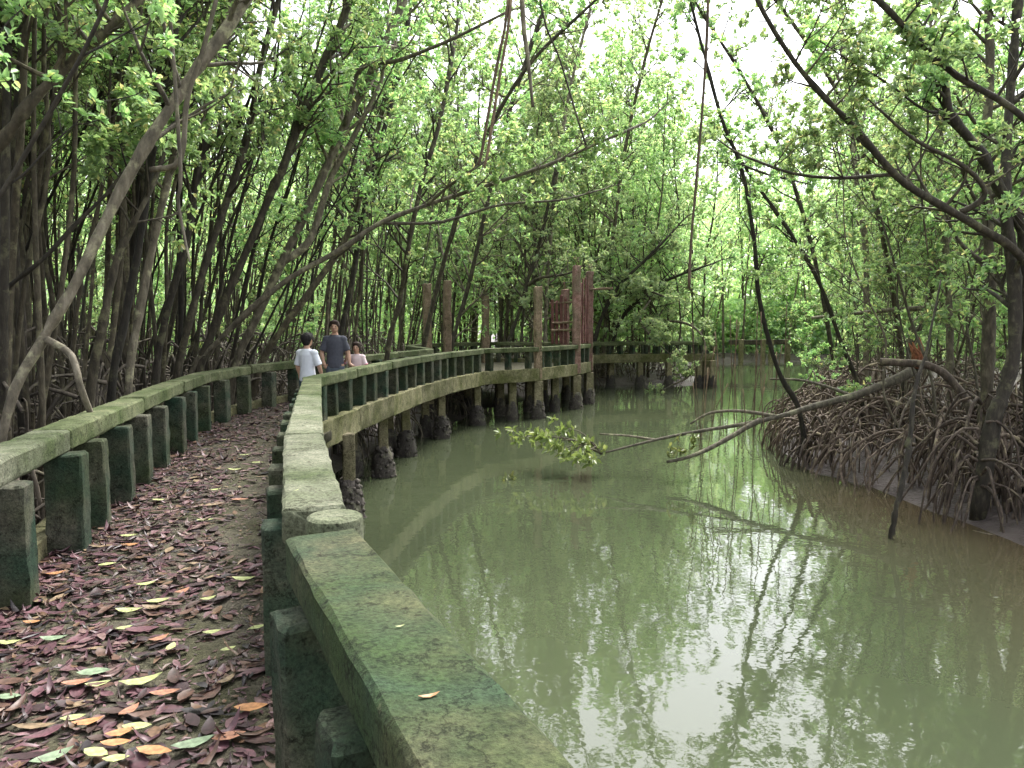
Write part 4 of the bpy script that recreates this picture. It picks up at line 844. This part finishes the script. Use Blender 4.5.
Tn = norm(rng.standard_normal((n, 3)) + [0, 0, -.2]); N = np.array([0, -.3, 1.]) + .8 * rng.standard_normal((n, 3)); L = rng.uniform(.2, .42, n) * dist[ok] / 58
leaves(m, ctr, Tn, N, L, L * .5)
n = 150000; ang = rng.uniform(-.6, .95, n); dist = 68 + 30 * rng.random(n); x = np.tan(ang) * dist; y = dist; z = -1.2 + (16 + 3 * noise2(np.column_stack([x, y]), .1)) * rng.random(n) ** .9
ok = clump(x, y, z); x, y, z = x[ok], y[ok], z[ok]; n = len(x); L = rng.uniform(.35, .75, n); leaves(m, np.column_stack([x, y, z]), rng.standard_normal((n, 3)), np.array([0, -.3, 1.]) + .8 * rng.standard_normal((n, 3)), L, L * .5)
n = 70000; ang = rng.uniform(.12, .6, n); dist = rng.uniform(66.5, 74, n); x = np.tan(ang) * dist; z = -1.4 + 5 * rng.random(n) ** 1.5
L = rng.uniform(.3, .6, n); leaves(m, np.column_stack([x, dist, z]), rng.standard_normal((n, 3)), np.array([0, -.3, 1.]) + .8 * rng.standard_normal((n, 3)), L, L * .5)
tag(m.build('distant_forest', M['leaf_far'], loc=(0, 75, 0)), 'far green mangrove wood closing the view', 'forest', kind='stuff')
for _ in range(420):
    a = rng.uniform(-.9, .75); d = rng.uniform(44, 75); x, y = math.tan(a) * d, d
    if inside(CH, np.array([[x, y]]))[0]: continue
    l = rng.normal(.8, 1); tube(mt_, spline([(x, y, -1.2), (x + l * .4, y, 4), (x + l, y, 9)], 7), np.linspace(.11, .05, 7), 5)
tag(mt_.build('distant_trunks', M['bark'], loc=(0, 60, 0)), 'far thin trunks under the distant canopy', 'forest', kind='stuff')

# ------------------------------------------------------------------ people
M['skin'] = plain_mat('skin', (.50, .30, .21), .55, .05); M['hair'] = plain_mat('hair', (.008, .006, .006), .85, .3, 60)
M['hair_brown'] = plain_mat('hair_brown', (.03, .016, .012), .85, .3, 60)
M['shirt_white'] = plain_mat('shirt_white', (.72, .75, .82), .9, .04); M['shirt_grey'] = plain_mat('shirt_grey', (.075, .078, .10), .9, .12)
M['jeans'] = plain_mat('jeans', (.10, .12, .15), .9, .15, 60); M['shorts'] = plain_mat('shorts', (.05, .09, .12), .9, .1); M['shirt_pink'] = plain_mat('shirt_pink', (.72, .58, .60), .9, .05)
M['pink_trim'] = plain_mat('pink_trim', (.62, .14, .26), .8, .1)
M['eye'] = plain_mat('eye', (.015, .012, .01), .2, .1); M['lips'] = plain_mat('lips', (.36, .14, .12), .5, .1); M['shoe'] = plain_mat('shoe', (.06, .06, .065), .6, .2)

def ell(m, c, r, n=14, k=10):
    th = np.linspace(0, 2 * math.pi, n, endpoint=False); ph = np.linspace(.06, math.pi - .06, k)
    V = np.array([[c[0] + r[0] * math.sin(p) * math.cos(t), c[1] + r[1] * math.sin(p) * math.sin(t), c[2] + r[2] * math.cos(p)] for p in ph for t in th])
    idx = np.arange(n * k).reshape(k, n); nx = np.roll(idx, -1, 1); base = m.n
    m.add(V, np.stack([idx[:-1], idx[1:], nx[1:], nx[:-1]], -1).reshape(-1, 4))
    m.v.append(np.array([V[:n].mean(0), V[-n:].mean(0)])); m.n += 2
    m.f[3].append(np.vstack([np.stack([idx[0], nx[0], np.full(n, n * k)], 1), np.stack([nx[-1], idx[-1], np.full(n, n * k + 1)], 1)]) + base)
def loft(m, rings, n=18):
    """rings of (x, y, z, rx, ry)"""
    th = np.linspace(0, 2 * math.pi, n, endpoint=False); k = len(rings)
    V = np.array([[a + c1 * math.cos(t), b + c2 * math.sin(t), c] for (a, b, c, c1, c2) in rings for t in th])
    idx = np.arange(n * k).reshape(k, n); nx = np.roll(idx, -1, 1); base = m.n
    m.add(V, np.stack([idx[:-1], nx[:-1], nx[1:], idx[1:]], -1).reshape(-1, 4))
    m.v.append(np.array([V[:n].mean(0), V[-n:].mean(0)])); m.n += 2
    m.f[3].append(np.vstack([np.stack([nx[0], idx[0], np.full(n, n * k)], 1), np.stack([idx[-1], nx[-1], np.full(n, n * k + 1)], 1)]) + base)
def fuse(m, name, mat, parent, voxel):
    o = m.build('tmp', mat, parent); md = o.modifiers.new('r', 'REMESH'); md.mode = 'VOXEL'; md.voxel_size = voxel; md.use_smooth_shade = True
    sm_ = o.modifiers.new('s', 'SMOOTH'); sm_.factor = .5; sm_.iterations = 3
    dg = bpy.context.evaluated_depsgraph_get(); me = bpy.data.meshes.new_from_object(o.evaluated_get(dg)); me.name = name
    old = o.data; o.modifiers.clear(); o.data = me; bpy.data.meshes.remove(old); o.name = name; ORG[o.name] = ORG[parent.name]
    if not me.materials: me.materials.append(mat)
    return o

def person(label, loc, yaw, Ht, hair_mat, shirt_mat, legs_mat, arms, female=False, long_hair=False, sleeve=.55, head=1.12, trim=None, hem=.455):
    """figure facing -y before yaw; arms = ((elbow, wrist, fingers dir) left, right) in body heights"""
    t = thing('person', label, 'person', loc); o = np.array(loc, float); cy, sy = math.cos(yaw), math.sin(yaw)
    def X(p):
        p = np.asarray(p, float) * Ht; return np.array([p[0] * cy - p[1] * sy, p[0] * sy + p[1] * cy, p[2]]) + o
    def place(m):
        for i, v in enumerate(m.v): m.v[i] = np.stack([v[:, 0] * cy - v[:, 1] * sy, v[:, 0] * sy + v[:, 1] * cy, v[:, 2]], 1) * Ht + o
        return m
    sw = .098 if female else .104; hw = .075
    b = MB()
    loft(b, [(0, .003, .47, .088, .062), (0, 0, .53, .09, .062), (0, .002, .60, .078, .055), (0, .002, .68, .09, .062), (0, .004, .76, .10, .062), (0, .006, .805, .085, .05), (0, .008, .83, .042, .036), (0, .004, .87, .03, .032)])
    hc = np.array([0, -.008, .93])
    bb = b; b = MB()
    ell(b, hc, (.043, .052, .062)); ell(b, hc + [0, -.012, -.028], (.034, .036, .036)); tube(b, np.array([hc + [0, -.05, .006], hc + [0, -.064, -.012], hc + [0, -.05, -.017]]), np.array([.006, .0095, .008]), 6)
    for s in (-1, 1): ell(b, hc + [s * .0435, .004, -.004], (.006, .011, .017), 8, 6)
    def big(m):
        for i, v in enumerate(m.v): m.v[i] = (v - [0, 0, .872]) * head + [0, 0, .862]
        return m
    big(b); n0 = bb.n; bb.v += b.v; bb.n += b.n
    for k in (3, 4): bb.f[k] += [f + n0 for f in b.f[k]]
    b = bb
    for s in (-1, 1):
        tube(b, np.array([(s * .05, 0, .5), (s * .052, -.004, .4), (s * .053, -.002, .275), (s * .054, .004, .2), (s * .055, .006, .06), (s * .055, .006, .035)]), np.array([.056, .05, .036, .036, .024, .024]), 10)
        loft(b, [(s * .056, -.02, .0, .024, .062), (s * .056, -.022, .015, .025, .064), (s * .056, -.008, .035, .022, .04)], 12)
    for s, (el, wr, fd) in zip((-1, 1), arms):
        sh = np.array([s * sw, .006, .795]); el = np.array(el); wr = np.array(wr); fd = norm(np.array(fd))
        tube(b, spline([sh, (sh + el) / 2, el, (el + wr) / 2 * [1, 1, 1], wr], 12), np.array([.026, .028, .026, .025, .017]), 10)
        side = norm(np.cross(fd, [0, 1, .3])); palm = wr + fd * .03
        tube(b, np.array([wr - fd * .01, wr + fd * .02, palm + fd * .02]), np.array([.017, .022, .02]), 8)
        for k, ln_ in enumerate((.036, .042, .039, .03)):
            st_ = palm + fd * .015 + side * (k - 1.5) * .0098; cv = np.cross(side, fd)
            tube(b, np.array([st_, st_ + fd * ln_ * .5, st_ + fd * ln_ * .85 + cv * ln_ * .3, st_ + fd * ln_ + cv * ln_ * .6]), np.array([.0056, .0054, .005, .004]), 6)
        th0 = wr + fd * .012 - side * .016; tube(b, np.array([th0, th0 - side * .016 + fd * .012, th0 - side * .02 + fd * .034]), np.array([.008, .0068, .005]), 6)
    body = fuse(place(b), 'body', M['skin'], t, .0055 * Ht)
    h = MB()
    hk = 1.14 if long_hair or female else 1.0; ell(h, hc + [0, .012, .012], (.048 * hk, .052, .060)); ell(h, hc + [0, -.022, .045], (.042, .036, .024)); ell(h, hc + [0, .022, -.016], (.041, .036, .042))
    for k in range(40):
        a = rng.uniform(0, 6.28); p = hc + np.array([math.cos(a) * .045, math.sin(a) * .045 + .008, rng.uniform(.01, .04)])
        if p[1] < hc[1] - .03: p[2] = max(p[2], hc[2] + .03)
        e = p + np.array([math.cos(a) * .008, math.sin(a) * .008, -.02 - (.05 if long_hair and p[1] > hc[1] - .02 else 0)]); tube(h, np.array([hc + [0, .004, .05], p, e]), np.array([.016, .012, .005]), 6)
    # keep the face clear
    fuse(place(big(h)), 'hair', M[hair_mat], body, .0065 * Ht)
    for s in (-1, 1):
        e = MB(); ell(e, hc + [s * .0175, -.0485, .004], (.0065, .004, .0038), 8, 6); place(big(e)).build('eye', M['eye'], body)
    e = MB(); ell(e, hc + [0, -.0485, -.032], (.0125, .004, .0038), 8, 6); place(big(e)).build('mouth', M['lips'], body)
    c = MB()
    for s in (-1, 1): ell(c, (s * (sw - .014), .006, .785), (.044, .046, .042)); ell(c, (s * (sw + .002), .006, .784), (.040, .042, .039))
    loft(c, [(0, .003, hem, .104, .076), (0, 0, .52, .102, .073), (0, .002, .6, .092, .067), (0, .002, .68, .097, .07), (0, .004, .76, .104, .07), (0, .006, .808, .09, .056), (0, .008, .832, .05, .042)])
    for s, (el, wr, fd) in zip((-1, 1), arms):
        sh = np.array([s * (sw - .01), .006, .79]); el = np.array(el); tube(c, np.array([sh, sh + (el - sh) * .5, sh + (el - sh) * (sleeve + .45)]), np.array([.04, .041, .043]), 12)
    so = fuse(place(c), 'shirt', M[shirt_mat], t, .008 * Ht)
    if trim:
        for s, (el, wr, fd) in zip((-1, 1), arms):
            sh = np.array([s * (sw - .01), .006, .79]); el = np.array(el); q = sh + (el - sh) * (sleeve + .43); e = MB(); tube(e, np.array([q, q + (el - sh) * .06]), .0455, 14); place(e).build('sleeve_trim', M[trim], so)
    l = MB(); loft(l, [(0, .002, .41, .098, .07), (0, .002, .47, .098, .071), (0, .002, .54, .094, .066)])
    for s in (-1, 1): tube(l, np.array([(s * .05, 0, .47), (s * .052, -.004, .4), (s * .054, -.002, .275), (s * .055, .004, .12 if not trim else .3), (s * .055, .006, .05 if not trim else .29)]), np.array([.062, .057, .046, .042, .040]), 12)
    fuse(place(l), 'trousers', M[legs_mat], t, .008 * Ht)
    for s in (-1, 1):
        e = MB(); loft(e, [(s * .056, -.02, .001, .029, .068), (s * .056, -.022, .018, .03, .07), (s * .056, -.006, .045, .027, .045)], 14); place(e).build('shoe', M['shoe'], t)
    return t

# arms: body-space, -x is the figure's right arm when it faces the viewer... listed (-x side, +x side)
person('adult in a loose dark grey shirt facing forward, holding a child by the hand', (-3.33, 14.3, 0), .1, 1.64, 'hair_brown', 'shirt_grey', 'jeans',
       (((-.15, .0, .63), (-.125, -.05, .53), (.3, -.4, -.8)), ((.145, .01, .63), (.165, -.02, .50), (.7, -.2, -.5))), female=True, sleeve=.42)
person('boy in a white shirt seen from behind beside the railing', (-3.34, 12.4, 0), math.pi - .35, 1.40, 'hair', 'shirt_white', 'shorts',
       (((-.15, -.01, .64), (-.15, -.06, .53), (0, -.4, -.9)), ((.14, .0, .64), (.13, -.03, .52), (0, -.3, -.9))), head=1.25)
person('small child in a pale shirt with pink trim, held by the adult hand', (-2.97, 14.55, 0), -.1, 1.20, 'hair_brown', 'shirt_pink', 'shorts',
       (((-.20, -.01, .70), (-.16, -.06, .74), (.2, -.4, .9)), ((.14, -.01, .66), (.12, -.07, .60), (-.4, -.5, .3))), female=True, long_hair=True, trim='pink_trim', head=1.3)

# ------------------------------------------------------------------ sky and sun
wd = bpy.data.worlds.new('World'); scene.world = wd; wd.use_nodes = True; nt = wd.node_tree; nt.nodes.clear()
SUN_EL, SUN_AZ = R(58), R(25)       # azimuth clockwise from +Y
sk = nt.nodes.new('ShaderNodeTexSky'); sk.sky_type = 'NISHITA'; sk.sun_disc = False; sk.sun_elevation = SUN_EL; sk.sun_rotation = SUN_AZ; sk.air_density = 1.0; sk.dust_density = 4.0; sk.ozone_density = 1.0
hs = nt.nodes.new('ShaderNodeHueSaturation'); hs.inputs['Saturation'].default_value = .24
bg = nt.nodes.new('ShaderNodeBackground'); bg.inputs['Strength'].default_value = .15; wo = nt.nodes.new('ShaderNodeOutputWorld')
nt.links.new(sk.outputs[0], hs.inputs['Color']); nt.links.new(hs.outputs[0], bg.inputs[0]); nt.links.new(bg.outputs[0], wo.inputs[0])
sd = bpy.data.lights.new('sun', 'SUN'); sd.energy = 1.5; sd.angle = R(25); sd.color = (1, .97, .92)
so = bpy.data.objects.new('sun', sd); COL.objects.link(so); so.location = (0, 0, 40)
dirv = Vector((math.sin(SUN_AZ) * math.cos(SUN_EL), math.cos(SUN_AZ) * math.cos(SUN_EL), math.sin(SUN_EL)))
so.rotation_euler = dirv.to_track_quat('Z', 'Y').to_euler()

scene.view_settings.view_transform = 'Standard'; scene.view_settings.look = 'None'; scene.view_settings.exposure = 1.9; scene.view_settings.gamma = 1
c = scene.cycles if hasattr(scene, 'cycles') else None
scene.render.engine = 'CYCLES'
c = scene.cycles; c.max_bounces = 7; c.diffuse_bounces = 4; c.glossy_bounces = 3; c.transmission_bounces = 4; c.transparent_max_bounces = 4; c.caustics_reflective = False; c.caustics_refractive = False
c.use_denoising = True; c.sample_clamp_indirect = 8
